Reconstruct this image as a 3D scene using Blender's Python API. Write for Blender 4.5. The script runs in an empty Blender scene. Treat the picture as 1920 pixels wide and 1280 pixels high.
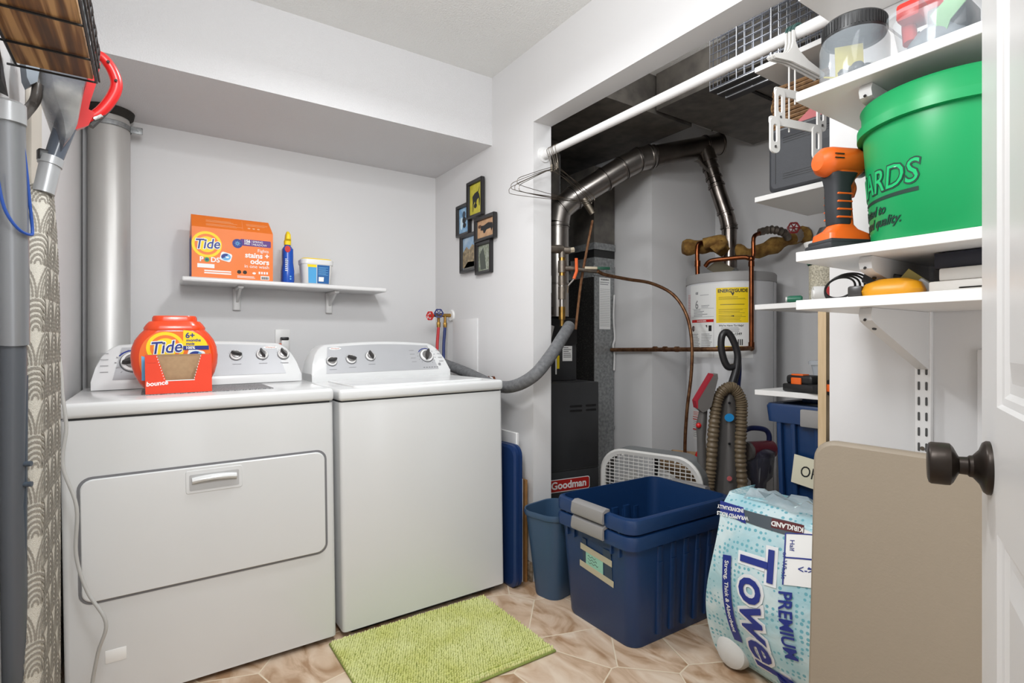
import bpy, bmesh, math, random
from mathutils import Matrix, Vector, noise
random.seed(7)
scene = bpy.context.scene
COL = scene.collection
PI = math.pi
# ------------------------------------------------------------ camera, world, lights, exposure
TH = math.radians(33.8)
cam_d = bpy.data.cameras.new('camera'); cam = bpy.data.objects.new('camera', cam_d); COL.objects.link(cam)
cam.location = (0, 0, 1.06); cam.rotation_euler = (PI/2, 0, -TH)
cam_d.sensor_width = 36; cam_d.lens = 1013/1920*36; cam_d.shift_y = 5/1920; cam_d.clip_start = .02
scene.camera = cam
world = bpy.data.worlds.new('world'); scene.world = world; world.use_nodes = True
world.node_tree.nodes['Background'].inputs[0].default_value = (.97, .985, 1, 1)
world.node_tree.nodes['Background'].inputs[1].default_value = 2.05
def area(name, loc, rot, sx, sy, power, col=(1, .97, .94)):
    d = bpy.data.lights.new(name, 'AREA'); d.shape = 'RECTANGLE'; d.size = sx; d.size_y = sy; d.energy = power; d.color = col
    o = bpy.data.objects.new(name, d); COL.objects.link(o); o.location = loc; o.rotation_euler = rot
    return o
def point_light(name, loc, r, power, col=(1, .985, .97)):
    d = bpy.data.lights.new(name, 'POINT'); d.shadow_soft_size = r; d.energy = power; d.color = col
    o = bpy.data.objects.new(name, d); COL.objects.link(o); o.location = loc; return o
area('ceiling_lamp_light', (.62, 1.6, 2.16), (0, 0, 0), .15, .15, 12, (.965, .985, 1))
area('closet_fill_light', (.1, .60, 1.88), (0, -math.radians(78), .66), .4, .4, 17, (.965, .985, 1))  # unseen fill lamp added in the room, aimed to brighten the closet
area('room_fill_light', (.3, 0, 2.3), (math.radians(35), 0, -.3), .8, .5, 14, (.965, .985, 1))  # added fill above the camera to lift the whole room, no real source
point_light('closet_inner_fill_light', (1.66, 1.30, 2.28), .06, 4.5, (.98, .99, 1))  # unseen lamp added behind the header to brighten the closet inside
vs = scene.view_settings
vs.view_transform = 'Standard'; vs.look = 'None'; vs.gamma = 1; vs.use_curve_mapping = False; vs.exposure = -.12

# ------------------------------------------------------------ materials
def lin(h):
    if not isinstance(h, str): return tuple(h)
    h = h.lstrip('#'); r = []
    for i in (0, 2, 4):
        v = int(h[i:i+2], 16)/255
        r.append(v/12.92 if v <= .04045 else ((v+.055)/1.055)**2.4)
    return tuple(r)
MATS = {}
def M(name, c, rough=.5, metal=0, bump=0, bs=80, c2=None, ns=20, alpha=1, spec=.5, emit=0, coat=0, stretch=None, detail=4, ramp=(.35, .65)):
    if name in MATS: return MATS[name]
    m = bpy.data.materials.new(name); m.use_nodes = True; nt = m.node_tree; p = nt.nodes['Principled BSDF']
    p.inputs['Base Color'].default_value = (*lin(c), 1); p.inputs['Roughness'].default_value = rough
    p.inputs['Metallic'].default_value = metal; p.inputs['Specular IOR Level'].default_value = spec; p.inputs['Alpha'].default_value = alpha
    if coat: p.inputs['Coat Weight'].default_value = coat; p.inputs['Coat Roughness'].default_value = .08
    tc = nt.nodes.new('ShaderNodeTexCoord'); mp = nt.nodes.new('ShaderNodeMapping'); nt.links.new(tc.outputs['Object'], mp.inputs[0])
    if stretch: mp.inputs['Scale'].default_value = stretch
    if c2 is None:                                                    # a faint handling variation on every surface
        n = nt.nodes.new('ShaderNodeTexNoise'); n.inputs['Scale'].default_value = 9; nt.links.new(mp.outputs[0], n.inputs[0])
        mr = nt.nodes.new('ShaderNodeMapRange'); mr.inputs[3].default_value = max(0, rough-.05); mr.inputs[4].default_value = min(1, rough+.06)
        nt.links.new(n.outputs[0], mr.inputs[0]); nt.links.new(mr.outputs[0], p.inputs['Roughness'])
    else:
        n = nt.nodes.new('ShaderNodeTexNoise'); n.inputs['Scale'].default_value = ns; n.inputs['Detail'].default_value = detail
        cr = nt.nodes.new('ShaderNodeValToRGB'); cr.color_ramp.elements[0].position = ramp[0]; cr.color_ramp.elements[1].position = ramp[1]
        cr.color_ramp.elements[0].color = (*lin(c), 1); cr.color_ramp.elements[1].color = (*lin(c2), 1)
        nt.links.new(mp.outputs[0], n.inputs[0]); nt.links.new(n.outputs[0], cr.inputs[0]); nt.links.new(cr.outputs[0], p.inputs['Base Color'])
    if bump:
        nb = nt.nodes.new('ShaderNodeTexNoise'); nb.inputs['Scale'].default_value = bs; nb.inputs['Detail'].default_value = 3
        b = nt.nodes.new('ShaderNodeBump'); b.inputs['Strength'].default_value = bump; b.inputs['Distance'].default_value = .004
        nt.links.new(mp.outputs[0], nb.inputs[0]); nt.links.new(nb.outputs[0], b.inputs['Height']); nt.links.new(b.outputs[0], p.inputs['Normal'])
    MATS[name] = m; return m
wall_m = M('wall_paint', 'd9d8d8', .55, bump=.05, bs=60)
soffit_m = M('soffit_paint', 'd6d5d6', .6, bump=.5, bs=190)
ceil_m = M('ceiling_stipple', 'e9e9e7', .8, bump=1.0, bs=130)
closet_m = M('closet_wall_paint', 'dddcdc', .55, bump=.05, bs=50)
white_m = M('white_gloss', 'e6e5e4', .3)
enamel = M('appliance_enamel', 'dcdddd', .22, coat=.3)
shelfw = M('white_melamine', 'e6e5e3', .35)
wplast = M('white_plastic', 'e2e1df', .35)
grey_panel = M('console_grey', 'b0b1b4', .48, metal=.2, c2='b8b9bc', ns=3)
gap_m = M('dark_gap', '3a3a3a', .7)
chrome = M('chrome', 'd8d8d8', .12, metal=1)
knob_d = M('dark_grey_knob', '3b3938', .3)
ink = M('grey_ink', '8b8b8e', .5)
black = M('black_plastic', '1c1c1d', .4)
blackg = M('black_gloss', '1b1a1a', .2)
steel = M('pipe_steel', 'b9b4af', .3, metal=1, c2='a39d98', ns=6, stretch=(1, 1, .4))
steel_b = M('painted_vent_steel', 'cdccca', .42, metal=.4, c2='bab7b3', ns=4, bump=.2, bs=12, stretch=(1, 1, .3))
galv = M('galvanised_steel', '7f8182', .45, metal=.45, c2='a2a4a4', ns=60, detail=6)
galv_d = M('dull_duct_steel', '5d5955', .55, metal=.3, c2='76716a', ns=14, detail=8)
duct_dark = M('speckled_shaded_duct', '171514', .8, c2='4a4744', ns=170, detail=2, ramp=(.55, .75))
copper = M('copper_pipe', '9a5a38', .3, metal=1, c2='6b3f2a', ns=14)
copper_o = M('oxidised_copper', '6b4630', .5, metal=.8, c2='8f6a4c', ns=40)
brass = M('brass', 'b08a4a', .35, metal=1, c2='8f6f3c', ns=30)
iron = M('iron_fitting', '6d655d', .45, metal=.8, c2='857b70', ns=30)
foam = M('grey_pipe_foam', '5f6062', .85, c2='717274', ns=60, bump=.3, bs=200)
wool = M('pipe_insulation_wool', '6e4d22', .95, c2='a17d3e', ns=25, bump=1, bs=60)
furn = M('furnace_grey', '303133', .45, c2='37383a', ns=5)
tote = M('navy_tote_plastic', '14345f', .38, bump=.06, bs=150)
tote_in = tote
bluelid = M('blue_lid_plastic', '16315f', .35)
slate = M('slate_blue_plastic', '36506c', .4, bump=.05, bs=120)
latch = M('grey_latch_plastic', '8f8d8c', .4)
orange = M('carton_orange', 'f07a24', .45)
orange2 = M('jug_orange', 'e6481b', .25, coat=.2)
redor = M('bounce_red', 'e8401c', .5)
kraft = M('kraft_board', 'a98a68', .8, c2='b2936f', ns=60)
yellow = M('print_yellow', 'fbd913', .5)
blue_i = M('print_blue', '1c2f86', .5)
white_i = M('print_white', 'f2f2f0', .5)
purple = M('print_purple', '5a2a7e', .5)
ltblue = M('print_light_blue', '6fb2e0', .5)
green_i = M('print_green', '2f9b57', .5)
red = M('red_plastic', 'c81f1f', .3)
blue_b = M('bottle_blue', '1550b4', .25)
wood_l = M('pale_pine', 'd9bf9a', .6, c2='cbb089', ns=12, stretch=(8, 8, .6))
green = M('bucket_green', '0d9a58', .38, spec=.5)
orangep = M('drill_orange', 'e0621c', .35)
rubber = M('soft_rubber', '26282c', .6)
tan = M('table_tan', '978b7a', .5, bump=.08, bs=200)
clear = M('clear_plastic', 'b4bcc2', .10, alpha=.36)
frost = M('frosted_plastic', 'c9ced4', .25, alpha=.55)
wiref = M('hanger_wire', '8d8478', .3, metal=1)
tape = M('masking_tape', 'b8b199', .6)
hosebr = M('hose_tan_grey', '6d5e49', .45)
vacgrey = M('vacuum_grey', '5f5c5a', .35)
vacdark = M('vacuum_dark', '2a292b', .35)
navyp = M('vacuum_navy', '16204a', .3)
smoke = M('smoked_plastic', '3a3a48', .12, alpha=.75)
bronze = M('bronze_knob', '2c2622', .35, metal=.6, c2='38302a', ns=8)
wick = M('wicker_weave', '8f6c45', .75, c2='6d4e30', ns=60)

# ------------------------------------------------------------ mesh building
def fr(o, x, y):
    x = Vector(x).normalized(); y = Vector(y); y = (y - x*y.dot(x)).normalized(); z = x.cross(y)
    m = Matrix((x, y, z)).transposed().to_4x4(); m.translation = Vector(o); return m
def FX(x, y, z): return fr((x, y, z), (0, -1, 0), (0, 0, 1))          # plane facing -X
def FY(x, y, z): return fr((x, y, z), (1, 0, 0), (0, 0, 1))           # plane facing -Y
def FZ(x, y, z, a=0): return Matrix.Translation((x, y, z)) @ Matrix.Rotation(a, 4, 'Z')
T = Matrix.Translation
def along(a, b):
    a = Vector(a); b = Vector(b); z = (b-a).normalized(); t = Vector((0, 0, 1)) if abs(z.z) < .95 else Vector((1, 0, 0))
    x = t.cross(z).normalized(); return Matrix((x, z.cross(x), z)).transposed().to_4x4(), (b-a).length
def rrect(w, h, r, n=4, cx=0, cy=0):
    r = min(r, w/2-1e-5, h/2-1e-5); out = []
    for k, (sx, sy) in enumerate(((1, 1), (-1, 1), (-1, -1), (1, -1))):
        for i in range(n+1):
            a = k*PI/2 + i*PI/2/n
            out.append((cx+sx*(w/2-r)+r*math.cos(a), cy+sy*(h/2-r)+r*math.sin(a)))
    return out
def ell(w, h, n=32, cx=0, cy=0): return [(cx+w/2*math.cos(2*PI*i/n), cy+h/2*math.sin(2*PI*i/n)) for i in range(n)]
_fc = {}
def text_geo(s, size, align, bold, shear, ext, sx):
    k = (s, size, align, bold, shear, ext, sx)
    if k not in _fc:
        c = bpy.data.curves.new('t', 'FONT'); c.body = s; c.size = size; c.align_x = align; c.align_y = 'CENTER'
        c.offset = bold*size; c.shear = shear; c.extrude = ext; c.resolution_u = 3; c.space_line = .85
        o = bpy.data.objects.new('t', c); me = bpy.data.meshes.new_from_object(o)
        _fc[k] = ([(v.co.x*sx, v.co.y, v.co.z) for v in me.vertices], [tuple(p.vertices) for p in me.polygons])
        bpy.data.objects.remove(o); bpy.data.curves.remove(c); bpy.data.meshes.remove(me)
    return _fc[k]
class MB:
    def __init__(s, *mats): s.v = []; s.f = []; s.fm = []; s.fs = []; s.mats = list(mats) or [white_m]; s.mi = 0
    def use(s, m):
        if m not in s.mats: s.mats.append(m)
        s.mi = s.mats.index(m); return s
    def add(s, vs, fs, X=None, smooth=False):
        n = len(s.v)
        for v in vs: s.v.append(X @ Vector(v) if X else Vector(v))
        flip = X is not None and X.to_3x3().determinant() < 0
        for f in fs:
            f = tuple(n+i for i in f); s.f.append(f[::-1] if flip else f); s.fm.append(s.mi); s.fs.append(smooth)
        return s
    def box(s, x0, x1, y0, y1, z0, z1, r=0, seg=2, X=None):
        if not r:
            V = [(x, y, z) for z in (z0, z1) for y in (y0, y1) for x in (x0, x1)]
            return s.add(V, [(0, 2, 3, 1), (4, 5, 7, 6), (0, 1, 5, 4), (2, 6, 7, 3), (0, 4, 6, 2), (1, 3, 7, 5)], X)
        b = bmesh.new(); bmesh.ops.create_cube(b, size=1)
        for v in b.verts: v.co = Vector(((x0+x1)/2+v.co.x*(x1-x0), (y0+y1)/2+v.co.y*(y1-y0), (z0+z1)/2+v.co.z*(z1-z0)))
        bmesh.ops.bevel(b, geom=b.edges[:], offset=r, segments=seg, profile=.5, affect='EDGES')
        b.verts.index_update(); s.add([v.co.copy() for v in b.verts], [tuple(v.index for v in f.verts) for f in b.faces], X, True); b.free(); return s
    def bb(s, c, sz, r=0, seg=2, X=None):
        return s.box(c[0]-sz[0]/2, c[0]+sz[0]/2, c[1]-sz[1]/2, c[1]+sz[1]/2, c[2]-sz[2]/2, c[2]+sz[2]/2, r, seg, X)
    def loft(s, loops, X=None, caps=True, closed=True, smooth=True, ring=False):
        n = len(loops[0]); V = [p for l in loops for p in l]; F = []
        L = len(loops)
        for i in range(L if ring else L-1):
            for j in range(n if closed else n-1):
                a = i*n+j; b = i*n+(j+1) % n; c = ((i+1) % L)*n+(j+1) % n; d = ((i+1) % L)*n+j
                F.append((a, b, c, d))
        s.add(V, F, X, smooth)
        if caps and not ring:
            s.add(loops[0], [tuple(range(n))[::-1]], X); s.add(loops[-1], [tuple(range(n))], X)
        return s
    def prism(s, poly, h, X=None, z0=0, smooth=False):
        return s.loft([[(x, y, z0) for x, y in poly], [(x, y, z0+h) for x, y in poly]], X, smooth=smooth)
    def rbox(s, poly_fn, zs, X=None):      # zs: list of (z, shrink)
        return s.loft([[(x, y, z) for x, y in poly_fn(k)] for z, k in zs], X)
    def cyl(s, a, b, r, r2=None, n=20, caps=True):
        X, L = along(a, b); X.translation = Vector(a); r2 = r if r2 is None else r2
        return s.loft([[(r*math.cos(2*PI*i/n), r*math.sin(2*PI*i/n), 0) for i in range(n)], [(r2*math.cos(2*PI*i/n), r2*math.sin(2*PI*i/n), L) for i in range(n)]], X, caps)
    def lathe(s, prof, X=None, n=32, caps=False, a0=0, a1=2*PI):
        return s.loft([[(r*math.cos(a0+(a1-a0)*i/n), r*math.sin(a0+(a1-a0)*i/n), z) for i in range(n)] for r, z in prof], X, caps)
    def sph(s, c, r, X=None, n=14, sc=(1, 1, 1)):
        prof = [[(c[0]+sc[0]*r*math.sin(PI*k/n)*math.cos(2*PI*i/(2*n)), c[1]+sc[1]*r*math.sin(PI*k/n)*math.sin(2*PI*i/(2*n)), c[2]-sc[2]*r*math.cos(PI*k/n)) for i in range(2*n)] for k in range(n+1)]
        return s.loft(prof, X, False)
    def tube(s, pts, r, n=8, spline=True, closed=False, caps=True, sub=6, rfn=None, flat=1):
        P = [Vector(p) for p in pts]
        if spline and len(P) > 2:
            Q = []; N = len(P)
            for i in range(N if closed else N-1):
                p0 = P[(i-1) % N] if (closed or i > 0) else P[0]*2-P[1]; p1 = P[i]; p2 = P[(i+1) % N]
                p3 = P[(i+2) % N] if (closed or i < N-2) else P[-1]*2-P[-2]
                for k in range(sub):
                    t = k/sub
                    Q.append(.5*((2*p1)+(-p0+p2)*t+(2*p0-5*p1+4*p2-p3)*t*t+(-p0+3*p1-3*p2+p3)*t**3))
            if not closed: Q.append(P[-1])
            P = Q
        N = len(P); up = None; loops = []
        for i in range(N):
            a = P[(i-1) % N] if (closed or i > 0) else P[i]; b = P[(i+1) % N] if (closed or i < N-1) else P[i]
            t = (b-a).normalized()
            if up is None:
                w = Vector((0, 0, 1)) if abs(t.z) < .9 else Vector((1, 0, 0)); up = (w-t*w.dot(t)).normalized()
            up = (up-t*up.dot(t)).normalized(); sd = t.cross(up); rr = rfn(i/(N-1)) if rfn else r
            loops.append([P[i]+up*(rr*math.cos(2*PI*k/n))*flat+sd*(rr*math.sin(2*PI*k/n)) for k in range(n)])
        return s.loft(loops, None, caps, ring=closed)
    def text(s, t, size, X, align='CENTER', bold=0, shear=0, ext=.0004, sx=1, warp=None):
        V, F = text_geo(t, size, align, bold, shear, ext, sx)
        if warp: V = [warp(Vector(v)) for v in V]
        return s.add(V, F, X)
    def lines(s, x0, x1, y, n, dy, h, X, jit=.2, z=.0003):        # rows of small print
        for i in range(n):
            xe = x1-(x1-x0)*jit*random.random(); yy = y-i*dy
            s.box(x0, xe, yy, yy+h, 0, z, X=X)
        return s
    def build(s, name, parent=None, loc=None, recenter=True):
        vs = s.v
        if parent is not None: off = WOFF.get(parent.name, Vector((0, 0, 0)))
        elif loc is not None: off = Vector(loc)
        elif recenter:
            xs = [v.x for v in vs]; ys = [v.y for v in vs]; off = Vector(((min(xs)+max(xs))/2, (min(ys)+max(ys))/2, min(v.z for v in vs)))
        else: off = Vector((0, 0, 0))
        me = bpy.data.meshes.new(name)
        me.from_pydata([v-off for v in vs], [], s.f)
        for m in s.mats: me.materials.append(m)
        me.polygons.foreach_set('material_index', s.fm); me.polygons.foreach_set('use_smooth', s.fs); me.update()
        o = bpy.data.objects.new(name, me); COL.objects.link(o)
        if any(s.fs):
            try: me.set_sharp_from_angle(angle=math.radians(38))
            except Exception: pass
        if parent is not None:
            o.parent = parent; WOFF[o.name] = off
        elif loc is None: o.location = off; WOFF[o.name] = off
        return o
WOFF = {}
def tag(o, label=None, cat=None, group=None, kind=None):
    if label: o['label'] = label
    if cat: o['category'] = cat
    if group: o['group'] = group
    if kind: o['kind'] = kind
    return o
def thing(name, label, cat, loc=(0, 0, 0), rot=(0, 0, 0), group=None, world=False):
    o = bpy.data.objects.new(name, None); COL.objects.link(o); o.empty_display_size = .05
    o.location = loc; o.rotation_euler = rot; WOFF[o.name] = Vector(loc) if world else Vector((0, 0, 0))
    return tag(o, label, cat, group)
def struct(m, name, parent=None):
    o = m.build(name, parent); o['kind'] = 'structure' if parent is None else o.get('kind', 'structure')
    if parent is not None: del o['kind']
    return o
def dup(o, parent=None, loc=None):
    c = o.copy(); COL.objects.link(c); c.parent = parent
    if loc is not None: c.location = loc
    WOFF[c.name] = WOFF.get(o.name, Vector((0, 0, 0)))
    for ch in [q for q in bpy.data.objects if q.parent == o]: dup(ch, c)
    return c
# ============================================================ THE SETTING
XR = 1.42; XL = -.24; YB = 2.945; ZC = 2.39; YJ = 1.95; YN = .685; ZH = 2.052
# floor: irregular polygon stone-look vinyl
fm = bpy.data.materials.new('stone_look_vinyl'); fm.use_nodes = True; nt = fm.node_tree; p = nt.nodes['Principled BSDF']; p.inputs['Roughness'].default_value = .42
N = nt.nodes.new; Lk = nt.links.new
tc = N('ShaderNodeTexCoord'); mp = N('ShaderNodeMapping'); Lk(tc.outputs['Object'], mp.inputs[0]); mp.inputs['Rotation'].default_value = (0, 0, .5); mp.inputs['Location'].default_value = (.13, .21, 0)
v1 = N('ShaderNodeTexVoronoi'); v1.feature = 'DISTANCE_TO_EDGE'; v1.inputs['Scale'].default_value = 4.4; v1.inputs['Randomness'].default_value = .8; v1.voronoi_dimensions = '2D'
v2 = N('ShaderNodeTexVoronoi'); v2.inputs['Scale'].default_value = 4.4; v2.inputs['Randomness'].default_value = .8; v2.voronoi_dimensions = '2D'
for v in (v1, v2): Lk(mp.outputs[0], v.inputs['Vector'])
nz = N('ShaderNodeTexNoise'); nz.inputs['Scale'].default_value = 7; nz.inputs['Detail'].default_value = 8; nz.inputs['Distortion'].default_value = 1.2
vm = N('ShaderNodeVectorMath'); vm.operation = 'ADD'; Lk(tc.outputs['Object'], vm.inputs[0]); Lk(v2.outputs['Color'], vm.inputs[1]); 
mp2 = N('ShaderNodeMapping'); mp2.inputs['Scale'].default_value = (1.6, .7, 1); mp2.inputs['Rotation'].default_value = (0, 0, .6); Lk(vm.outputs[0], mp2.inputs[0]); Lk(mp2.outputs[0], nz.inputs[0])
cr = N('ShaderNodeValToRGB'); e = cr.color_ramp.elements; e[0].position = .34; e[0].color = (*lin('a78565'), 1); e[1].position = .68; e[1].color = (*lin('e0cdb8'), 1)
e2 = e.new(.5); e2.color = (*lin('ceb399'), 1); Lk(nz.outputs[0], cr.inputs[0])
mr = N('ShaderNodeMapRange'); mr.inputs[1].default_value = .006; mr.inputs[2].default_value = .015; Lk(v1.outputs['Distance'], mr.inputs[0])
mx = N('ShaderNodeMix'); mx.data_type = 'RGBA'; mx.inputs['A'].default_value = (*lin('e3d3ba'), 1); Lk(mr.outputs[0], mx.inputs['Factor']); Lk(cr.outputs[0], mx.inputs['B'])
Lk(mx.outputs['Result'], p.inputs['Base Color'])
bp = N('ShaderNodeBump'); bp.inputs['Strength'].default_value = .3; bp.inputs['Distance'].default_value = .002; Lk(mr.outputs[0], bp.inputs['Height']); Lk(bp.outputs[0], p.inputs['Normal'])
struct(MB(fm).box(-.6, 3.2, -1.2, 3.3, -.05, 0), 'floor')
struct(MB(ceil_m).box(-.6, 3.2, -1.2, 3.3, ZC, ZC+.05), 'ceiling')
struct(MB(wall_m).box(XL-.1, XR+.1, YB, YB+.1, 0, ZC), 'wall_back')
struct(MB(wall_m).box(XL-.1, XL, -1.2, YB, 0, ZC), 'wall_left')
w = MB(wall_m)
w.box(XR, XR+.1, YJ, YB, 0, ZC).box(XR, XR+.1, YN, YJ, ZH, ZC).box(XR, XR+.1, -1.2, YN, 0, ZC)
struct(w, 'wall_right')
struct(MB(soffit_m).box(XL, XR, 2.30, YB, ZH, ZC), 'wall_soffit')
c = MB(closet_m)
c.box(2.95, 3.05, .2, 2.11, 0, ZC)
struct(c, 'wall_closet_back')
struct(MB(closet_m).box(2.37, 3.05, 2.11, 3.1, 0, ZC), 'wall_closet_chase')
struct(MB(closet_m).box(XR+.1, 2.37, 3.1, 3.2, 0, ZC), 'wall_closet_left')
struct(MB(closet_m).box(XR+.1, 3.05, .1, .2, 0, ZC), 'wall_closet_right')
# trims
struct(MB(M('cream_trim', 'cfc8bc', .5)).box(XL, XL+.012, 1.66, 1.80, 0, ZC, .003), 'trim_1')
struct(MB(wall_m).box(XR-.008, XR, 2.435, 2.71, .75, 1.195, .002), 'trim_2')          # flat access panel beside the taps
struct(MB(M('worn_wood', '6f5c44', .8, c2='a89a86', ns=60)).box(XR-.012, XR, YJ, YJ+.05, 0, .085, .002), 'baseboard_right')
struct(MB(wall_m).box(1.405, 1.42, .30, .39, 0, 1.05, .004), 'trim_3')

# ============================================================ WASHER AND DRYER
def console(root, W, knobs, mark_x, x00=0):
    yb, yt, D = .46, .545, .64
    st = [0, .012, .028, .045, .062, .078]; hs = [.035, .085, .118, .14, .153, .160]
    xs = [(x, h) for x, h in zip(st, hs)]
    mid = [(.078+(W-.156)*k/12, .160+.012*math.sin(PI*k/12)) for k in range(1, 12)]
    xs = xs+mid+[(W-x, h) for x, h in reversed(list(zip(st, hs)))]
    xs = [(x+x00, h) for x, h in xs]; knobs = [(k[0]+x00,)+tuple(k[1:]) for k in knobs]; mark_x += x00
    def sec(x, h):
        y = yb+(yt-yb)*(h-.03)/.13
        return [(x, yb, 0), (x, yb, .03), (x, y, h-.006), (x, y+.008, h), (x, D, h), (x, D, 0)]
    Z = .895
    m = MB(enamel); m.loft([sec(x, h) for x, h in xs], T((0, 0, Z)))
    body = m.build('console', root)
    g = MB(grey_panel)
    def P(x, t): return (x, yb+(yt-yb)*t, Z+.03+.13*t)
    top = [(x, h) for x, h in xs if .085 < x-x00 < W-.085]
    lo = [P(x00+.062, .03)]+[P(x, .03) for x, h in top]+[P(x00+W-.062, .03)]
    hi = [P(x00+.088, .92)]+[P(x, (h-.03)/.13-.1) for x, h in top]+[P(x00+W-.088, .92)]
    n = Vector((0, -.13, yt-yb)).normalized()
    g.loft([[Vector(a)+n*.0012 for a in lo], [Vector(a)+n*.0012 for a in hi]], closed=False, caps=False, smooth=False)
    g.build('control_panel', root)
    up = Vector((0, yt-yb, .13)).normalized()
    for (x, t, r, ang, big) in knobs:
        X = fr(Vector(P(x, t))+n*.0015, (1, 0, 0), up)
        k = MB(M('dial_ring', '55565a', .4)); k.lathe([(r*1.0, .0), (r*1.0, .002), (r*.9, .0022)], X, 32)
        k.use(white_m if big else wplast).lathe([(r*.93, .002), (r*.9, .008), (r*.72, .010), (.0001, .010)], X, 32)
        kb = k.build('knob', root)
        h = MB(knob_d); Y = X @ Matrix.Rotation(ang, 4, 'Z')
        h.use(M('knob_mid', '8c8a89', .25, metal=.5)).lathe([(r*.68, .009), (r*.66, .014), (.0001, .015)], Y, 28)
        h.use(knob_d).loft([[(a*s, b*s2, z) for a, b in ell(r*1.75, r*.56, 20)] for z, s, s2 in ((.013, 1, 1), (.026, .95, .8), (.030, .85, .5))], Y)
        h.build('knob_grip', kb)
    p = MB(ink)
    for (x, t, r, ang, big) in knobs:
        X = fr(Vector(P(x, t))+n*.0016, (1, 0, 0), up)
        if big:
            for a in range(-60, 250, 24): p.box(r*1.18, r*1.32, -.0015, .0015, 0, .0004, X=X @ Matrix.Rotation(math.radians(a), 4, 'Z'))
            p.use(blue_i)
            for a in range(60, 150, 6): p.box(r*1.12, r*1.24, -.0028, .0028, 0, .0005, X=X @ Matrix.Rotation(math.radians(a), 4, 'Z'))
            p.use(ink)
            for s_ in (-1, 1):
                for q in range(4): p.box(s_*r*2.0-.012, s_*r*2.0+.012, r*.9-q*r*.6, r*.9-q*r*.6+.002, 0, .0004, X=X)
        else:
            p.box(-.016, .016, -r*1.75, -r*1.75+.0025, 0, .0004, X=X)
            for a in range(30, 160, 18): p.box(r*1.12, r*1.22, -.001, .001, 0, .0004, X=X @ Matrix.Rotation(math.radians(a), 4, 'Z'))
    X = fr(Vector(P(mark_x, .86))+n*.0016, (1, 0, 0), up)
    p.use(white_i).prism(ell(.055, .013), .0005, X); p.use(M('mark_red', 'b06a5a', .5)).text('Whirlpool', .009, X @ T((0, 0, .0006)), bold=.02)
    return p, P, n, up
# dryer
dr = thing('dryer', 'white front-loading dryer with a drop door, left of the washer', 'dryer', (-.199, 1.95, .0), (0, -math.radians(.8), 0))
b = MB(enamel)
prof = rrect(.752, .66, .014, 3, .376, .33)
b.loft([[(x, y, z) for x, y in prof] for z in (.012, .843)]); 
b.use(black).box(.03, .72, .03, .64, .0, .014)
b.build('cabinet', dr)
t = MB(gap_m); t.box(.012, .74, .008, .65, .842, .850)
t.use(enamel).box(-.002, .754, -.006, .66, .849, .893, .012, 3)
t.build('top_panel', dr)
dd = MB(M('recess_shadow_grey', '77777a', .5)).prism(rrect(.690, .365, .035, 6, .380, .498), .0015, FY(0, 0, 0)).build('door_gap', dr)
d = MB(enamel)
d.loft([[(x, -.001-k, z) for x, z in rrect(.676-i, .351-i, .030, 6, .380, .498)] for k, i in ((0, 0), (.004, .001), (.0065, .006))])
door = d.build('door', dr)
h = MB(enamel)
h.loft([[(x, -.0065-k, z) for x, z in rrect(.158-i, .072-i, .006, 3, .377, .628)] for k, i in ((0, 0), (.003, .003))])
h.use(M('recess_grey', 'b9b9b9', .5)).prism(rrect(.138, .050, .004, 3, .377, .626), .0006, FY(0, -.0096, 0))
h.use(enamel).loft([[(x, y, .634+.014*math.sin(a)+.004*(1-((x-.377)/.062)**2)) if 0 else (x, -.010-.014*math.cos(a)*(1-.3*((x-.377)/.062)**2), .632+.010*math.sin(a)+.005*(1-((x-.377)/.062)**2)) for a in [2*PI*i/10 for i in range(10)]] for x in [.315+.124*k/10 for k in range(11)] for y in (0,)])
h.build('door_handle', door)
MB(white_i).box(.093, .143, -.0012, 0, .135, .172, .0005).build('sticker', dr)
p, P, n, up = console(dr, .710, [(.155-.03, .5, .044, .3, True), (.487-.02, .62, .024, -.3, False), (.57-.005, .62, .024, .35+PI/2, False), (.648+.0, .62, .024, .5+PI/2, False)], .60, .037)
p.build('console_print', dr)
# washer
ws = thing('washing_machine', 'white top-loading washing machine with a closed lid', 'washing machine', (.574, 1.95, .0), (0, -math.radians(.9), 0))
b = MB(enamel); prof = rrect(.692, .66, .014, 3, .348, .33)
b.loft([[(x, y, z) for x, y in prof] for z in (.022, .850)])
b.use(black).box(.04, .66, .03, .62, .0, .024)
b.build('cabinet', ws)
t = MB(gap_m); t.box(.012, .684, .008, .65, .848, .856)
t.use(enamel).box(-.001, .697, -.008, .66, .855, .897, .012, 3)
t.build('top_panel', ws)
l = MB(enamel); l.loft([[(x, y, .8955+k) for x, y in rrect(.56-i, .39-i, .03, 5, .348, .225)] for k, i in ((0, 0), (.006, .002), (.009, .010))])
l.build('lid', ws)
p, P, n, up = console(ws, .665, [(.094, .42, .024, .1, False), (.182, .47, .024, -.35, False), (.274, .55, .024, PI/2+.35, False), (.557, .52, .036, 1.2, True)], .12, .018)
X = fr(Vector(P(.575, .1))+n*.0016, (1, 0, 0), up)
p.use(knob_d)
for i in range(6): p.box(-.032+i*.014, -.025+i*.014, -.001, .0015, 0, .0005, X=X)
p.use(ink).prism(ell(.014, .014, 16, .058, .016), .0006, X)
p.build('console_print', ws)

# things on the dryer
mat_m = M('dotted_grey_mat', '5c5c5e', .8, c2='a5a5a6', ns=420, detail=0, ramp=(.45, .55))
tag(MB(mat_m).box(-.195, .197, -.135, .14, 0, .0022).build('drying_mat', loc=(0, 0, 0)), 'flat grey dotted mat lying on the dryer top', 'mat'); bpy.data.objects['drying_mat'].location = (.17, 2.22, .8985); bpy.data.objects['drying_mat'].rotation_euler = (0, -.014, 0)
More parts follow.
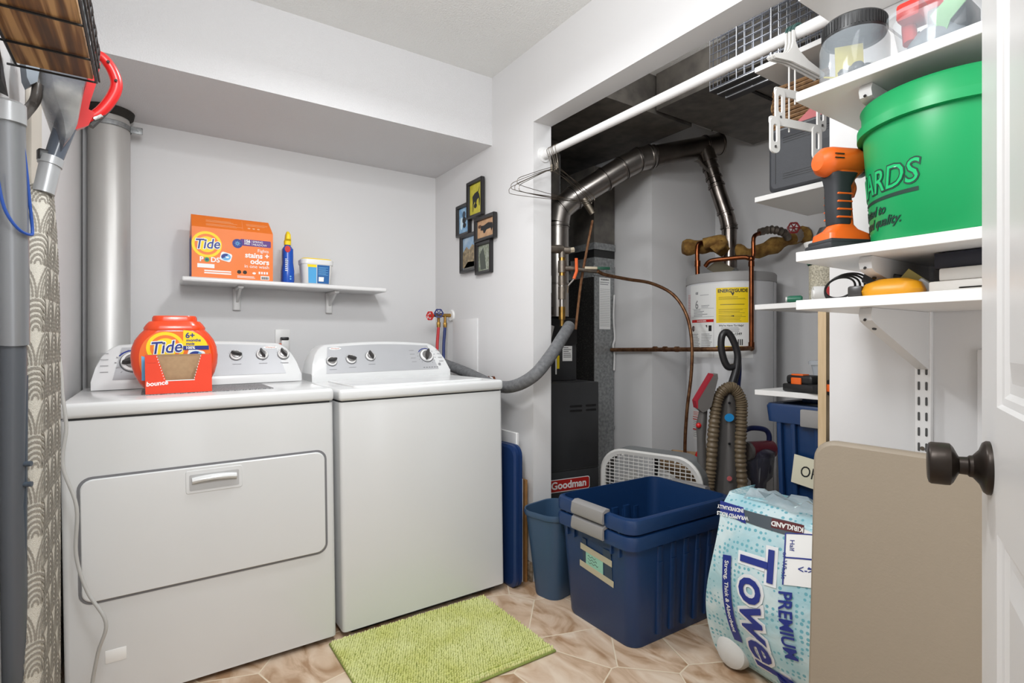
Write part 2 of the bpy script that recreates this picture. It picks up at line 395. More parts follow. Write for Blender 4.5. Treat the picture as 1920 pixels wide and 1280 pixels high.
# detergent jug
jug = thing('detergent_jug', 'rounded orange detergent tub standing on the dryer behind the red box', 'detergent tub', (.075, 2.235, .9000), (0, -.014, 0))
def jout(k, c=0):
    pts = []
    for i in range(56):
        a = 2*PI*i/56; cx, sy = math.cos(a), math.sin(a)
        e_ = 2.7 if sy < 0 else 2.25
        r = (abs(cx/.131)**e_+abs(sy/.120)**e_)**(-1/e_)
        x, y = r*cx*k, r*sy*k
        pts.append((x, max(-.112, min(.112, y))+.114))
    return pts
b = MB(orange2)
b.loft([[(x, y, z) for x, y in rrect(w, d, .042, 6)] for z, w, d in ((0, .165, .10), (.006, .178, .112), (.03, .212, .120), (.06, .240, .124), (.09, .255, .125), (.12, .259, .125), (.15, .252, .125), (.175, .234, .124), (.195, .207, .122), (.210, .180, .119), (.214, .172, .116))])
b.build('body', jug)
b = MB(orange2); b.loft([[(x*k, y*k, z) for x, y in rrect(.182, .124, .045, 6)] for z, k in ((.208, 1), (.216, 1.01), (.228, .93), (.238, .84), (.240, .74), (.252, .73), (.258, .69))])
b.build('lid', jug)
def logo(m, X, s, ringsz=1.0):                # round yellow mark with the blue lettering
    m.use(yellow).prism(ell(.112*s, .112*s*.98, 40), .0005, X)
    m.use(orange).prism(ell(.090*s, .088*s, 40), .0008, X)
    m.use(yellow).prism(ell(.070*s, .066*s, 40), .0011, X)
    R = Matrix.Rotation(.08, 4, 'Z')
    m.use(white_i).text('Tide', .058*s, X @ T((0, 0, .0015)) @ R, bold=.06, shear=.25, sx=.9)
    m.use(blue_i).text('Tide', .058*s, X @ T((0, 0, .0021)) @ R, bold=.01, shear=.25, sx=.9)
def pod(m, X, s):
    m.use(white_i).prism(rrect(s, s*.85, s*.2), .0006, X @ Matrix.Rotation(-.25, 4, 'Z'))
    m.use(ltblue).prism(ell(s*.85, s*.68, 24), .0010, X)
    m.use(blue_i).prism([(s*.42*math.cos(a), s*.32*math.sin(a)) for a in [PI*.35+i*.2 for i in range(14)]]+[(s*.12*math.cos(a)+.03*s, s*.10*math.sin(a)) for a in [PI*.35+i*.2 for i in range(13, -1, -1)]], .0014, X)
    m.use(white_i).prism(ell(s*.3, s*.16, 16, s*.12, -s*.03), .0017, X)
m = MB(M('label_orange', 'f0701a', .4)); X = FY(0, -.0627, 0)
m.prism([(x*.80, .025+(z-.002)*.80) for x, z in jout(1)], .0006, X); X = X @ T((0, .040, 0))
logo(m, X @ T((-.030, .108, .0006)), .98)
w_ = [(.020, .100), (.096, .100)]+[(.022+.074*math.cos(a), .100+.068*math.sin(a)) for a in [i*PI/2/8 for i in range(9)]]
m.use(yellow).prism(w_[0:1]+w_[2:], .0016, X)
m.use(blue_i).box(.020, .098, .100, .114, 0, .0019, X=X)
m.use(white_i).text('100%', .013, X @ T((.042, .107, .0022)), bold=.03)
m.use(blue_i).text('6+', .026, X @ T((.042, .149, .0018)), bold=.03).text('months', .013, X @ T((.052, .133, .0018)), bold=.03, sx=1.1).text('mois', .013, X @ T((.042, .121, .0018)), bold=.03)
pod(m, X @ T((.058, .078, .001)), .052)
m.use(ltblue).prism([(-.098, .0), (-.098, .082), (-.06, .068), (0, .055), (.05, .062), (.09, .066), (.098, .0)], .0008, X)
m.build('label', jug)
# open display carton in front
bx = thing('dryer_sheet_carton', 'open red-orange carton with a kraft inside standing on the dryer', 'carton', (.0805, 2.125, .9000), (0, -.014, 0))
W, H, Dp = .187, .126, .075
m = MB(redor)
out = [(-W/2, 0), (W/2, 0), (W/2, H), (W/2-.030, H), (W/2-.052, .042), (-W/2+.056, .042), (-W/2+.032, H), (-W/2, H)]
m.prism(out, .0015, FY(0, -Dp/2, 0)); m.use(M('red_dark', '7e1d12', .6)).box(-W/2-.0002, -W/2+.0015, -Dp/2, Dp/2, 0, H-.004).use(redor).box(W/2-.0015, W/2, -Dp/2, Dp/2, 0, H).box(-W/2, W/2, -Dp/2, Dp/2, 0, .0015)
m.use(kraft).box(-W/2, W/2, Dp/2-.0015, Dp/2, 0, H)
m.use(kraft).box(-W/2+.03, W/2-.03, -Dp/2+.02, -Dp/2+.0215, .0, H-.006)
m.build('carton_body', bx)
m = MB(white_i); m.text('bounce', .020, FY(-.062, -Dp/2-.0016, .034) @ Matrix.Rotation(.07, 4, 'Z'), bold=.03, shear=.15)
m.box(-W/2+.054, W/2-.05, -Dp/2-.0018, -Dp/2-.0012, .040, .0425)
for s_ in (-1, 1):
    for i in range(9):
        z = .046+i*.009; xx = s_*(.0415+(z-.042)/.084*.022)
        m.box(xx-.0008, xx+.0008, -Dp/2-.002, -Dp/2-.0012, z, z+.004)
m.use(M('red_line', 'c23416', .6)).box(-W/2+.006, -W/2+.03, -Dp/2-.0018, -Dp/2-.0012, .1, .1008)
m.build('lettering', bx)

# ============================================================ BACK SHELF
sh = thing('wall_shelf', 'short white shelf with two plastic brackets on the back wall', 'shelf', (.575, YB, 1.226))
m = MB(white_m); m.box(-.462, .463, -.210, -.001, .108, .130, .008, 3); m.build('board', sh)
for x in (-.225, .215):
    m = MB(wplast)
    m.loft([[(x+a, b, z) for a, b in rrect(.034, .022, .009, 3, 0, -.0115)] for z in (.0, .104)])
    m.box(x-.012, x+.012, -.165, -.004, .094, .1075, .004)
    m.loft([[(x-.005, -.02, .035), (x+.005, -.02, .035), (x+.005, -.02, .095), (x-.005, -.02, .095)], [(x-.005, -.14, .090), (x+.005, -.14, .090), (x+.005, -.14, .098), (x-.005, -.14, .098)]], smooth=False)
    m.build('bracket', sh)
ZS = 1.3565
cb = thing('detergent_box', 'large orange detergent box on the back wall shelf', 'box', (.318, 2.842, ZS))
W, H, Dp = .333, .262, .150
prof = [(-Dp/2, 0), (Dp/2, 0), (Dp/2, .292), (Dp/2-.06, .292), (-Dp/2, .232)]
prof = [(-Dp/2, 0), (Dp/2, 0), (Dp/2, .20), (-Dp/2+.055, .288), (-Dp/2+.052, .288), (-Dp/2, .226)]
m = MB(orange)
m.loft([[(x+(.012 if z > .23 and x > 0 else 0)*-1, y, z) for y, z in prof] for x in (-W/2, W/2)], smooth=False)
m.use(M('box_side_blue', '3b4f8f', .6)).box(-W/2-.0008, -W/2, -Dp/2+.02, Dp/2-.01, .01, .19)
m.build('box_body', cb)
m = MB(white_i); X = FY(0, -Dp/2-.0002, 0)
logo(m, X @ T((-.108, .150, 0)), 1.06)
m.use(blue_i).prism(ell(.042, .042, 28, .015, .166), .0009, X).use(ltblue)
for i in range(4): m.box(-.011, .011, -.0012, .0012, 0, .0012, X=X @ T((.015, .166, 0)) @ Matrix.Rotation(i*PI/4, 4, 'Z'))
m.use(purple).prism(rrect(.130, .030, .004, 3, .092, .174), .0007, X)
m.use(white_i).text('156', .018, X @ T((.055, .180, .0009)), bold=.04).text('PAKS', .010, X @ T((.055, .168, .0009)), bold=.03).box(.0735, .0742, .163, .186, 0, .001, X=X)
m.text('SPRING', .0135, X @ T((.078, .180, .0009)), 'LEFT').text('MEADOW', .0135, X @ T((.078, .167, .0009)), 'LEFT')
m.text('Fights', .021, X @ T((.148, .140, .0004)), 'RIGHT')
m.text('stains +', .034, X @ T((.150, .116, .0004)), 'RIGHT', bold=.03, sx=.98).text('odors', .034, X @ T((.150, .088, .0004)), 'RIGHT', bold=.03)
m.text('in one wash', .022, X @ T((.150, .065, .0004)), 'RIGHT')
m.text('P', .030, X @ T((-.129, .082, .0004)), bold=.03).text('DS', .030, X @ T((-.075, .082, .0004)), bold=.03)
m.use(green_i).prism(ell(.020, .021, 20, -.108, .082), .0008, X).use(blue_i).prism(ell(.010, .010, 16, -.108, .082), .0012, X)
pod(m, X @ T((-.032, .100, .0006)), .046)
m.use(white_i).box(-.145, -.078, .045, .063, 0, .0006, X=X)
m.lines(-.118, -.01, .030, 2, .010, .006, X, .03)
m.use(M('carton_print_black', '2a221c', .6))
for xx in (.022, .046): m.prism(ell(.017, .017, 16, xx, .036), .0006, X)
m.use(white_i).prism(ell(.015, .010, 16, .085, .034), .0006, X).lines(.014, .09, .016, 2, .006, .0025, X, .1)
for i in range(4): m.box(.104+i*.011, .111+i*.011, .032, .043, 0, .0006, X=X)
m.box(.113, .150, .006, .024, 0, .0006, X=X); m.use(black)
for i in range(12): m.box(.116+i*.0026, .1172+i*.0026+.0005*(i % 3), .008, .020, 0, .0010, X=X)
X2 = fr((0, -Dp/2-.0003, .226), (1, 0, 0), (0, .052, .062))
m.use(M('carton_pale_print', 'f5b98a', .6)).lines(-.11, .02, .052, 3, .006, .0016, X2, .4).lines(-.11, .04, .026, 3, .0055, .0014, X2, .4).lines(.055, .15, .052, 3, .006, .0014, X2, .4)
m.box(.038, .0386, .0, .07, 0, .0006, X=X2)
for xx in (.065, .085, .105): m.prism(ell(.012, .009, 14, xx, .022), .0008, X2)
m.build('printed_front', cb)
# spray bottle
sp = thing('spray_bottle', 'slim blue spray bottle with a yellow nozzle on the back wall shelf', 'spray bottle', (.556, 2.80, ZS))
m = MB(blue_b); secs = [(0, .052, .075), (.01, .056, .08), (.06, .055, .08), (.10, .046, .07), (.13, .048, .07), (.165, .048, .066), (.180, .030, .034), (.186, .026, .026)]
m.loft([[(x, y, z) for x, y in rrect(w, d, w*.42, 4)] for z, w, d in secs])
m.use(red).prism(ell(.026, .032, 20, -.006, .162), .001, FY(0, -.0345, 0)).use(white_i).lines(-.018, -.004, .11, 7, .009, .004, FY(0, -.040, 0) @ Matrix.Rotation(0, 4, 'Z'), .5)
m.use(ltblue).prism(ell(.008, .008, 12, .006, .03), .001, FY(0, -.0405, 0)).prism(ell(.008, .008, 12, .006, .018), .001, FY(0, -.0405, 0))
m.build('bottle', sp)
m = MB(yellow); m.loft([[(x, y+o, z) for x, y in rrect(w, d, w*.35, 3)] for z, w, d, o in ((.186, .030, .030, 0), (.205, .032, .034, 0), (.212, .024, .05, -.006), (.235, .020, .045, -.008), (.250, .010, .022, -.004))])
m.build('nozzle', sp)
# tablet tub
tb = thing('tablet_tub', 'white and blue tub with a yellow-topped lid at the shelf end', 'tub', (.690, 2.80, ZS))
m = MB(wplast); m.loft([[(x, y, z) for x, y in rrect(w, w*.66, .03, 5)] for z, w in ((0, .128), (.004, .134), (.098, .150))])
m.use(M('tub_blue', '1e5f9e', .4))
def tq(x0, x1, z0, z1, mat, o=.0008):
    def P(x, z): return (x, -(.134+.016*(z/.098))*.33-o, z)
    m.use(mat).add([P(x0, z0), P(x1, z0), P(x1*1.05, z1), P(x0*1.05, z1)], [(0, 1, 2, 3)])
tq(-.005, .052, .004, .095, MATS['tub_blue']); tq(-.046, -.008, .004, .085, M('tub_sky', '4fa6dc', .4)); tq(-.05, -.008, .082, .095, yellow, .001)
tq(.002, .026, .014, .036, white_i, .0014)
for i in range(7): tq(0, .046-.01*(i % 2), .046+i*.006, .048+i*.006, ltblue, .0014)
m.build('tub_body', tb)
m = MB(wplast); m.loft([[(x, y, z) for x, y in rrect(w, w*.66, .03, 5)] for z, w in ((.098, .156), (.118, .158), (.122, .152))]); m.use(yellow).loft([[(x, y, z) for x, y in rrect(w, w*.66, .03, 5)] for z, w in ((.122, .150), (.127, .140))])
m.build('lid', tb)

# ============================================================ BACK CORNER BITS
vp = thing('vent_pipe', 'tall shiny metal vent pipe in the left back corner behind the dryer', 'pipe', (-.145, 2.862, 0))
m = MB(steel_b); m.lathe([(.074, 0), (.074, 1.0), (.0755, 1.005), (.0755, 1.03), (.074, 1.035), (.074, 2.0), (.071, 2.02), (.071, 2.05)], n=40); m.build('pipe_body', vp)
m = MB(galv); m.lathe([(.077, 1.972), (.079, 1.974), (.079, 1.992), (.077, 1.994)], n=40); m.box(.074, .118, -.03, -.024, 1.965, 1.995, .003).cyl((.10, -.031, 1.980), (.10, -.035, 1.980), .004)
m.build('strap', vp)
tag(MB(M('black_sealant', '2b2825', .9, bump=1, bs=80)).lathe([(.0735, 2.018), (.086, 2.03), (.090, 2.051), (.07, 2.051)], T((-.145, 2.862, 0)), 40).build('pipe_gasket'), 'dark ragged foam collar where the vent pipe meets the soffit', 'collar')
ol = thing('wall_outlet', 'white wall outlet plate with a black-capped plug above the dryer', 'outlet', (.561, YB, 1.03))
MB(wplast).box(-.036, .036, -.006, 0, -.02, .105, .003).build('plate', ol)
m = MB(wplast); m.box(-.014, .022, -.05, -.006, .0, .050, .004).use(M('outlet_orange', 'd8551f', .5)).box(-.022, -.012, -.046, -.01, .004, .034, .002)
m.build('plug', ol); m = MB(black); m.box(-.014, .022, -.052, -.008, .05, .066, .005).tube([(-.02, -.03, .02), (-.05, -.05, .012), (-.085, -.06, .0), (-.10, -.06, -.03)], .002).build('cap', ol)
tv = thing('laundry_taps', 'brass laundry taps with red and blue handwheels in the back right corner', 'tap', (XR, 2.73, 1.21))
MB(wplast).cyl((-.001, 0, .012), (-.012, 0, .012), .034, .030, 28).build('escutcheon', tv)
MB(brass).cyl((-.01, 0, .012), (-.11, 0, .010), .010).cyl((-.10, 0, .010), (-.125, 0, .006), .007).cyl((-.085, 0, .012), (-.085, 0, -.03), .008).cyl((-.045, -.0, .012), (-.045, 0, -.035), .008).cyl((-.085, 0, -.028), (-.085, 0, -.045), .011, n=6).cyl((-.045, 0, -.03), (-.045, 0, -.047), .011, n=6).box(-.13, -.118, -.006, .006, -.004, .02).build('tap_body', tv)
def wheel(mat, c, ax, r, par, name='handwheel'):
    m = MB(mat); X, _ = along(c, Vector(c)+Vector(ax)); X.translation = Vector(c)
    pts = [X @ Vector((r*(1+.08*math.cos(6*a))*math.cos(a), r*(1+.08*math.cos(6*a))*math.sin(a), 0)) for a in [2*PI*i/24 for i in range(24)]]
    m.tube(pts, r*.17, 6, spline=False, closed=True)
    for i in range(3):
        a = i*PI/3; m.cyl(X @ Vector((r*math.cos(a), r*math.sin(a), 0)), X @ Vector((-r*math.cos(a), -r*math.sin(a), 0)), r*.12, n=6)
    m.cyl(X @ Vector((0, 0, -r*.35)), X @ Vector((0, 0, r*.35)), r*.28, n=10); return m.build(name, par)
wheel(red, (-.142, -.01, .006), (-1, -.5, 0), .022, tv); wheel(M('tap_blue', '23306b', .4), (-.098, -.03, .020), (-.4, -1, .1), .022, tv)
for x, mt, nm in ((-.085, M('hose_red', 'b8262a', .45), 'red'), (-.045, M('hose_blue', '1b2c66', .45), 'blue')):
    m = MB(mt); m.tube([(x, 0, -.045), (x-.005, -.004, -.09), (x-.014, -.012, -.15), (x-.03, -.04, -.24), (x-.05, -.06, -.36)], .0085, 10).use(brass).cyl((x, 0, -.038), (x, 0, -.056), .0105)
    o = m.build('hose', tv); o['label'] = nm+' hose'

# collage of five joined frames
cf = thing('collage_frame', 'black picture frame cluster of five joined photos on the right wall', 'picture frame', (XR, 2.44, 1.418))
frm = M('frame_black', '1d1b1c', .3)
sky_m = M('photo_sky', '6f95b8', .5, c2='a9bccb', ns=15); rock = M('photo_rock', 'a59272', .6, c2='6f6350', ns=60); leaf = M('photo_leaf', '77806a', .6, c2='a4a79d', ns=90)
dog_m = M('photo_black_dog', '1f2023', .6)
def fframe(y0, y1, z0, z1, pic, off):
    m = MB(frm); O = (2.44, 1.418); w = y1-y0; h = z1-z0; cx = -((y0+y1)/2-O[0]); cz = (z0+z1)/2-O[1]
    X = FX(-.001-off, 0, 0); bw = .019
    L = lambda i, z: [(x, y, z) for x, y in rrect(w-2*i, h-2*i, .002, 1, cx, cz)]
    m.loft([L(0, 0), L(0, .018), L(.005, .021), L(bw-.003, .016), L(bw, .006)], X, caps=False)
    f = m.build('frame', cf)
    m = MB(); pw, ph = w-2*bw+.002, h-2*bw+.002; Y = X @ T((cx, cz, .005))
    m.use(pic[0]).box(-pw/2, pw/2, -ph/2, ph/2, 0, .001, X=Y)
    for mat, poly in pic[1]: m.use(mat).prism([(a*pw/2, b*ph/2) for a, b in poly], .0006, Y, .001)
    m.build('photo', f)
def blob(cx, cy, rx, ry, n=14, a=0): return [(cx+rx*math.cos(t)*math.cos(a)-ry*math.sin(t)*math.sin(a), cy+rx*math.cos(t)*math.sin(a)+ry*math.sin(t)*math.cos(a)) for t in [2*PI*i/n for i in range(n)]]
dog1 = [(dog_m, [(-.5, -.1), (-.55, .2), (-.2, .38), (.3, .45), (.55, .25), (.7, -.1), (.62, -.55), (.55, -.5), (.5, .0), (.2, -.1), (-.0, -.45), (-.15, -.15), (-.35, -.35), (-.42, -.8), (-.5, -.8)]),
        (dog_m, blob(-.05, -.45, .25, .16)), (dog_m, [(.42, .35), (.62, .6), (.66, .85), (.56, .6), (.34, .4)])]
dog2 = [(dog_m, blob(.05, .0, .38, .26)), (M('photo_grey_dog', '3b4654', .6), blob(0, .45, .30, .28)), (M('photo_foam', 'cfe3ee', .6), blob(-.5, -.2, .25, .5)), (dog_m, blob(.1, -.42, .32, .2))]
dog3 = [(dog_m, [(-.6, -.1), (-.55, .4), (-.2, .35), (.3, .55), (.8, .4), (.85, -.1), (.7, -.5), (.6, -.15), (.1, -.2), (-.1, -.55), (-.25, -.5), (-.3, -.2)]), (M('photo_brown', '5c3f2c', .6), blob(-.7, .35, .2, .2))]
fframe(2.354, 2.514, 1.717, 1.911, (M('photo_yellow', 'b8ae2a', .5, c2='ccc24a', ns=30), dog1), .010)
fframe(2.500, 2.646, 1.644, 1.815, (M('photo_blue', '6f9cc4', .5, c2='a5c6dd', ns=40), dog2), .003)
fframe(2.242, 2.441, 1.584, 1.709, (M('photo_tan', 'b48a68', .5, c2='c9a27c', ns=30), dog3), .006)
fframe(2.430, 2.603, 1.443, 1.647, (sky_m, [(rock, [(-1, -.9), (-1, .1), (-.4, .45), (0, .2), (.5, .5), (1, .35), (1, -.9)]), (M('photo_road', '6c6a66', .6), [(-1, -1), (-.2, -.55), (1, -.6), (1, -1)])]), .003)
fframe(2.287, 2.441, 1.418, 1.584, (leaf, [(M('photo_shade', '4d524b', .6), [(-.6, -.9), (-.8, .3), (-.2, .8), (.1, .1), (.3, -.9)])]), .0)
# ============================================================ CLOSET: FURNACE, DUCTS, HEATER
fu = thing('furnace', 'dark grey furnace with a red nameplate standing behind the opening', 'furnace', (1.94, 2.085, 0), (0, 0, -math.radians(7)))
m = MB(furn)
m.box(-.50, 0, 0, .55, .0, .42, .006).box(-.50, 0, .0, .55, .425, .865, .006)
m.use(furn).box(-.50, -.002, .004, .55, .40, .45)
m.use(gap_m).box(-.44, -.02, -.0012, 0, .425, .428)
m.build('lower_cabinet', fu)
m = MB(black)
for k, (x0, x1) in enumerate(((-.18, -.105), (-.082, -.018))):
    for z in (.745, .722):
        m.prism(rrect(x1-x0, .011, .005, 3, (x0+x1)/2, z), .0012, FY(0, -.0002, 0))
m.build('vent_slots', fu)
m = MB(M('nameplate_red', 'b3241f', .4)); X = FY(0, -.0005, 0)
m.use(white_i).prism(rrect(.262, .064, .012, 4, -.190, .352), .0008, X); m.use(MATS['nameplate_red']).prism(rrect(.255, .057, .010, 4, -.190, .352), .0014, X)
m.use(white_i).text('Goodman', .052, X @ T((-.185, .352, .0018)), bold=.025)
m.use(M('badge_dim', '5a5c5c', .5)).prism(ell(.03, .03, 20, -.13, .24), .0008, X).use(furn).prism(ell(.022, .022, 20, -.128, .24), .0014, X)
m.build('nameplate', fu)
m = MB(furn); m.box(-.46, -.045, .14, .54, .865, 1.20, .006).use(black).box(-.3, -.05, .13, .142, 1.06, 1.19)
m.use(white_i).box(-.135, -.075, .138, .141, .97, 1.05).use(yellow).box(-.170, -.155, .138, .141, .93, 1.0).use(white_i).box(-.180, -.172, .138, .141, .90, 1.08)
m.use(knob_d).lines(-.13, -.08, 1.04, 6, .01, .003, FY(0, .1375, 0), .4)
m.build('upper_cabinet', fu)
m = MB(M('kraft_strip', 'b99478', .7)); m.box(-.33, -.06, -.02, -.005, .20, .215); m.build('cardboard_strip', fu)
# return duct beside the furnace
rd = thing('return_duct', 'tall galvanised duct with a dark speckled side between furnace and wall', 'duct', (2.27, 2.50, 0), world=True)
m = MB(galv); m.box(2.197, 2.358, 2.40, 2.62, 0, 1.58); m.use(duct_dark).box(2.190, 2.1965, 2.402, 2.95, .0, 1.46); m.use(galv).box(2.186, 2.360, 2.394, 2.40, 1.47, 1.53).box(2.186, 2.360, 2.395, 2.40, .54, .56)  # side towards the furnace: its shade is put into the near-black speckled colour
m.use(galv).box(2.184, 2.1965, 2.402, 2.95, 1.46, 1.50)
m.build('lower_duct', rd)
m = MB(black); m.box(2.192, 2.360, 2.398, 2.95, 1.58, 1.625); m.build('canvas_collar', rd)
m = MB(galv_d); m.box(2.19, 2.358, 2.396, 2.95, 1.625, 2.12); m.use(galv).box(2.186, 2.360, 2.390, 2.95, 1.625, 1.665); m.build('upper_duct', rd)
m = MB(white_i); X = FY(0, 2.3985, 0); m.box(2.235, 2.325, 1.15, 1.46, 0, .0008, X=X)
m.use(knob_d).text('WARNING', .014, X @ T((2.28, 1.448, .001)), bold=.02).use(ink).lines(2.24, 2.32, 1.43, 2, .012, .004, X, .2, .0012).lines(2.24, 2.32, 1.39, 22, .0105, .0015, X, .02, .0012)
m.build('paper_label', rd)
m = MB(white_m); m.tube([(2.352, 2.392, 1.36), (2.346, 2.392, 1.22), (2.356, 2.392, 1.10), (2.342, 2.392, 1.05), (2.354, 2.392, .99), (2.350, 2.392, .90)], .006, 6); m.build('sealant_drip', rd)
# ceiling ducts
du = thing('ceiling_ductwork', 'dull dark sheet metal ducts under the closet ceiling', 'duct', (2.4, 1.6, 2.10), world=True)
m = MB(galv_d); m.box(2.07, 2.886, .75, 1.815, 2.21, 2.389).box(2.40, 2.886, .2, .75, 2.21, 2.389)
m.use(duct_dark).box(2.06, 2.89, 1.16, 1.18, 2.204, 2.212).box(2.06, 2.89, 1.42, 1.436, 2.204, 2.212)
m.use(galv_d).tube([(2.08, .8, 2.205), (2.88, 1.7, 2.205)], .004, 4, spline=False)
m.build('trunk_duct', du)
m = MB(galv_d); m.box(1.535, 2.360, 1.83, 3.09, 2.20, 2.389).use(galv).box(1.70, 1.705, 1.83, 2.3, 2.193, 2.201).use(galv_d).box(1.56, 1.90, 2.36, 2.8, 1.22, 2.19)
m.use(galv).box(1.90, 1.905, 2.36, 2.38, 1.22, 2.12)
m.build('plenum', du)
# furnace flue
fl = thing('furnace_flue', 'fat shiny steel flue rising from the furnace and sloping across the closet', 'flue pipe', (1.81, 2.10, 1.0), world=True)
def ribbed(m, a, b, r, ribs):
    a = Vector(a); b = Vector(b); m.cyl(a, b, r, n=28)
    for t in ribs:
        p = a.lerp(b, t); d = (b-a).normalized()
        m0 = m.mats[m.mi]; m.use(M('pipe_seam', '4d4844', .4, metal=.8)).cyl(p-d*.0045, p+d*.0045, r+.0022, n=28).use(m0); m.cyl(p-d*.0022, p+d*.0022, r+.0055, n=28); m.cyl(p-d*.012, p-d*.009, r+.003, n=28)
m = MB(steel)
K = [Vector(q) for q in ((1.800, 2.254, 1.205), (1.800, 2.254, 1.70), (1.812, 2.250, 1.775), (1.868, 2.218, 1.832), (2.135, 2.097, 2.020), (2.205, 2.063, 2.062), (2.285, 2.035, 2.088), (2.668, 1.887, 2.190))]
ribbed(m, K[0], K[1], .060, (.35, .7, .97)); m.build('vertical_pipe', fl)
m = MB(steel); ribbed(m, K[1], K[2], .063, ()); ribbed(m, K[2], K[3], .063, (.15,)); m.sph(K[2], .063); m.sph(K[3], .0628); m.build('lower_elbow', fl)
m = MB(steel); ribbed(m, K[3], K[4], .062, (.05, .62, .97)); m.build('sloping_pipe', fl)
m = MB(steel); ribbed(m, K[4], K[5], .064, ()); ribbed(m, K[5], K[6], .063, (.0, .85)); m.sph(K[4], .0638, n=16); m.sph(K[5], .064, n=16); m.build('upper_elbow', fl)
m = MB(M('dull_pipe_steel', '7b736c', .35, metal=1, c2='655e58', ns=8)); ribbed(m, K[6], K[7], .057, (.03, .80)); m.cyl(K[7], K[7]+(K[7]-K[6]).normalized()*.01, .061, n=28)
m.tube([K[7]+Vector((-.06, 0, .06)), K[7]+Vector((-.05, -.02, .16)), K[7]+Vector((-.04, -.02, .27))], .004, 6)
m.build('crosswise_pipe', fl)
f2 = thing('heater_flue', 'thin bent steel flue pipe rising from the water heater top', 'flue pipe', (2.644, 1.80, 1.43), world=True)
m = MB(M('heater_flue_steel', '928a84', .22, metal=1, c2='6f6863', ns=9))
H_ = [(2.575, 1.915, 2.155), (2.584, 1.890, 2.07), (2.597, 1.855, 1.945), (2.637, 1.812, 1.755), (2.648, 1.806, 1.70), (2.648, 1.806, 1.425)]
ribbed(m, H_[0], H_[1], .048, ()); ribbed(m, H_[1], H_[2], .040, (.3, .75)); ribbed(m, H_[2], H_[3], .041, (.08, .85)); m.sph(H_[3], .042); ribbed(m, H_[3], H_[4], .042, (.9,)); ribbed(m, H_[4], H_[5], .040, (.02,))
m.build('pipe_body', f2)
m = MB(M('crumpled_foil', '77726c', .5, metal=.8, bump=1, bs=60)); m.loft([[(2.47+.09*t+.025*math.cos(a)*(.3+t), 1.885+.02*math.sin(a), 2.06-.03*t+.03*t*math.sin(a)) for a in [2*PI*i/7 for i in range(7)]] for t in (0, .3, .7, 1)], smooth=False); m.build('foil_wrap', f2)
# water heater
HX, HY, HR = 2.655, 1.805, .229
wh = thing('water_heater', 'white cylindrical water heater with labels in the closet corner', 'water heater', (HX, HY, 0))
m = MB(M('heater_enamel', 'dcdcde', .35)); m.lathe([(HR-.004, .06), (HR, .07), (HR, 1.385)], n=64); m.use(M('heater_rim', 'a5a3a2', .45)).lathe([(HR+.003, 1.385), (HR+.003, 1.425), (HR-.004, 1.434), (.001, 1.438)], n=64).use(knob_d).lathe([(HR-.01, 0), (HR-.01, .06)], n=48)
m.use(M('heater_seam', '9b9b9d', .5))
X = Matrix.Rotation(math.radians(214+66), 4, 'Z'); m.box(HR-.001, HR+.0015, -.002, .002, .07, 1.385, X=X)
m.build('tank', wh)
def cwarp(a0, z0):
    def f(v):
        a = math.radians(a0)+v.x/HR; r = HR+.0012+v.z; return Vector((r*math.cos(a), r*math.sin(a), z0+v.y))
    return f
def cpatch(m, a0, a1, z0, z1, o=0):
    n = max(2, int(abs(a1-a0)/4)); A = [math.radians(a0+(a1-a0)*i/n) for i in range(n+1)]; r = HR+.001+o
    return m.add([(r*math.cos(a), r*math.sin(a), z) for z in (z0, z1) for a in A], [(i, i+1, n+2+i, n+1+i) for i in range(n)], smooth=True)
m = MB(M('label_white', 'ececea', .45)); A = 214.2
def rows(m, a0, a1, z, n, dz, h, o=.0008, jit=.3):
    for i in range(n): cpatch(m, a0, a1-(a1-a0)*jit*random.random(), z-i*dz, z-i*dz+h, o)
cpatch(m, A-60, A+28, .99, 1.375)
m.use(yellow); cpatch(m, A-17, A+22, 1.170, 1.350, .0005)
m.use(black).text('ENERGYGUIDE', .0235, Matrix(), bold=.04, warp=cwarp(A+3, 1.333), sx=.92)
m.text('v', .03, Matrix(), bold=.06, warp=cwarp(A+3, 1.320))
m.use(M('print_olive', '8d7c12', .6)); rows(m, A-14, A+19, 1.300, 2, .008, .0022); rows(m, A-14, A+19, 1.235, 3, .008, .002); rows(m, A-14, A+19, 1.207, 5, .0075, .002)
cpatch(m, A-14, A+20, 1.288, 1.2888, .0008); cpatch(m, A-14, A+20, 1.240, 1.2408, .0008)
m.use(black); cpatch(m, A-12, A+17, 1.262, 1.2645, .001)
m.text('OR', .010, Matrix(), bold=.05, warp=cwarp(A+3, 1.203))
m.use(knob_d).text('We\'re Here To Help!', .0135, Matrix(), bold=.02, shear=.2, warp=cwarp(A+1, 1.155))
m.use(ink); rows(m, A-11, A+12, 1.142, 4, .006, .002, jit=.1)
m.use(knob_d).text('1          -1549', .018, Matrix(), bold=.02, shear=.2, warp=cwarp(A+1, 1.112))
for i in range(3): cpatch(m, A+9+i*2.3, A+10.3+i*2.3, 1.055, 1.085, .001)
m.use(yellow); cpatch(m, A-17, A+16, 1.035, 1.050, .0005)
m.use(ink); m.text('GE', .016, Matrix(), bold=.05, warp=cwarp(A-46, 1.330)); rows(m, A-40, A-24, 1.318, 1, .01, .002)
m.use(M('print_grey_six', '8b8b8b', .5)).text('6', .062, Matrix(), bold=.01, warp=cwarp(A-46, 1.268), sx=.8)
m.use(ink); rows(m, A-38, A-24, 1.262, 2, .008, .0025); rows(m, A-52, A-28, 1.240, 5, .008, .003, jit=.5)
for z in (1.247, 1.203): cpatch(m, A-55, A-20, z, z+.0012, .0008)
m.use(red); cpatch(m, A-56, A-20, 1.175, 1.190, .0006)
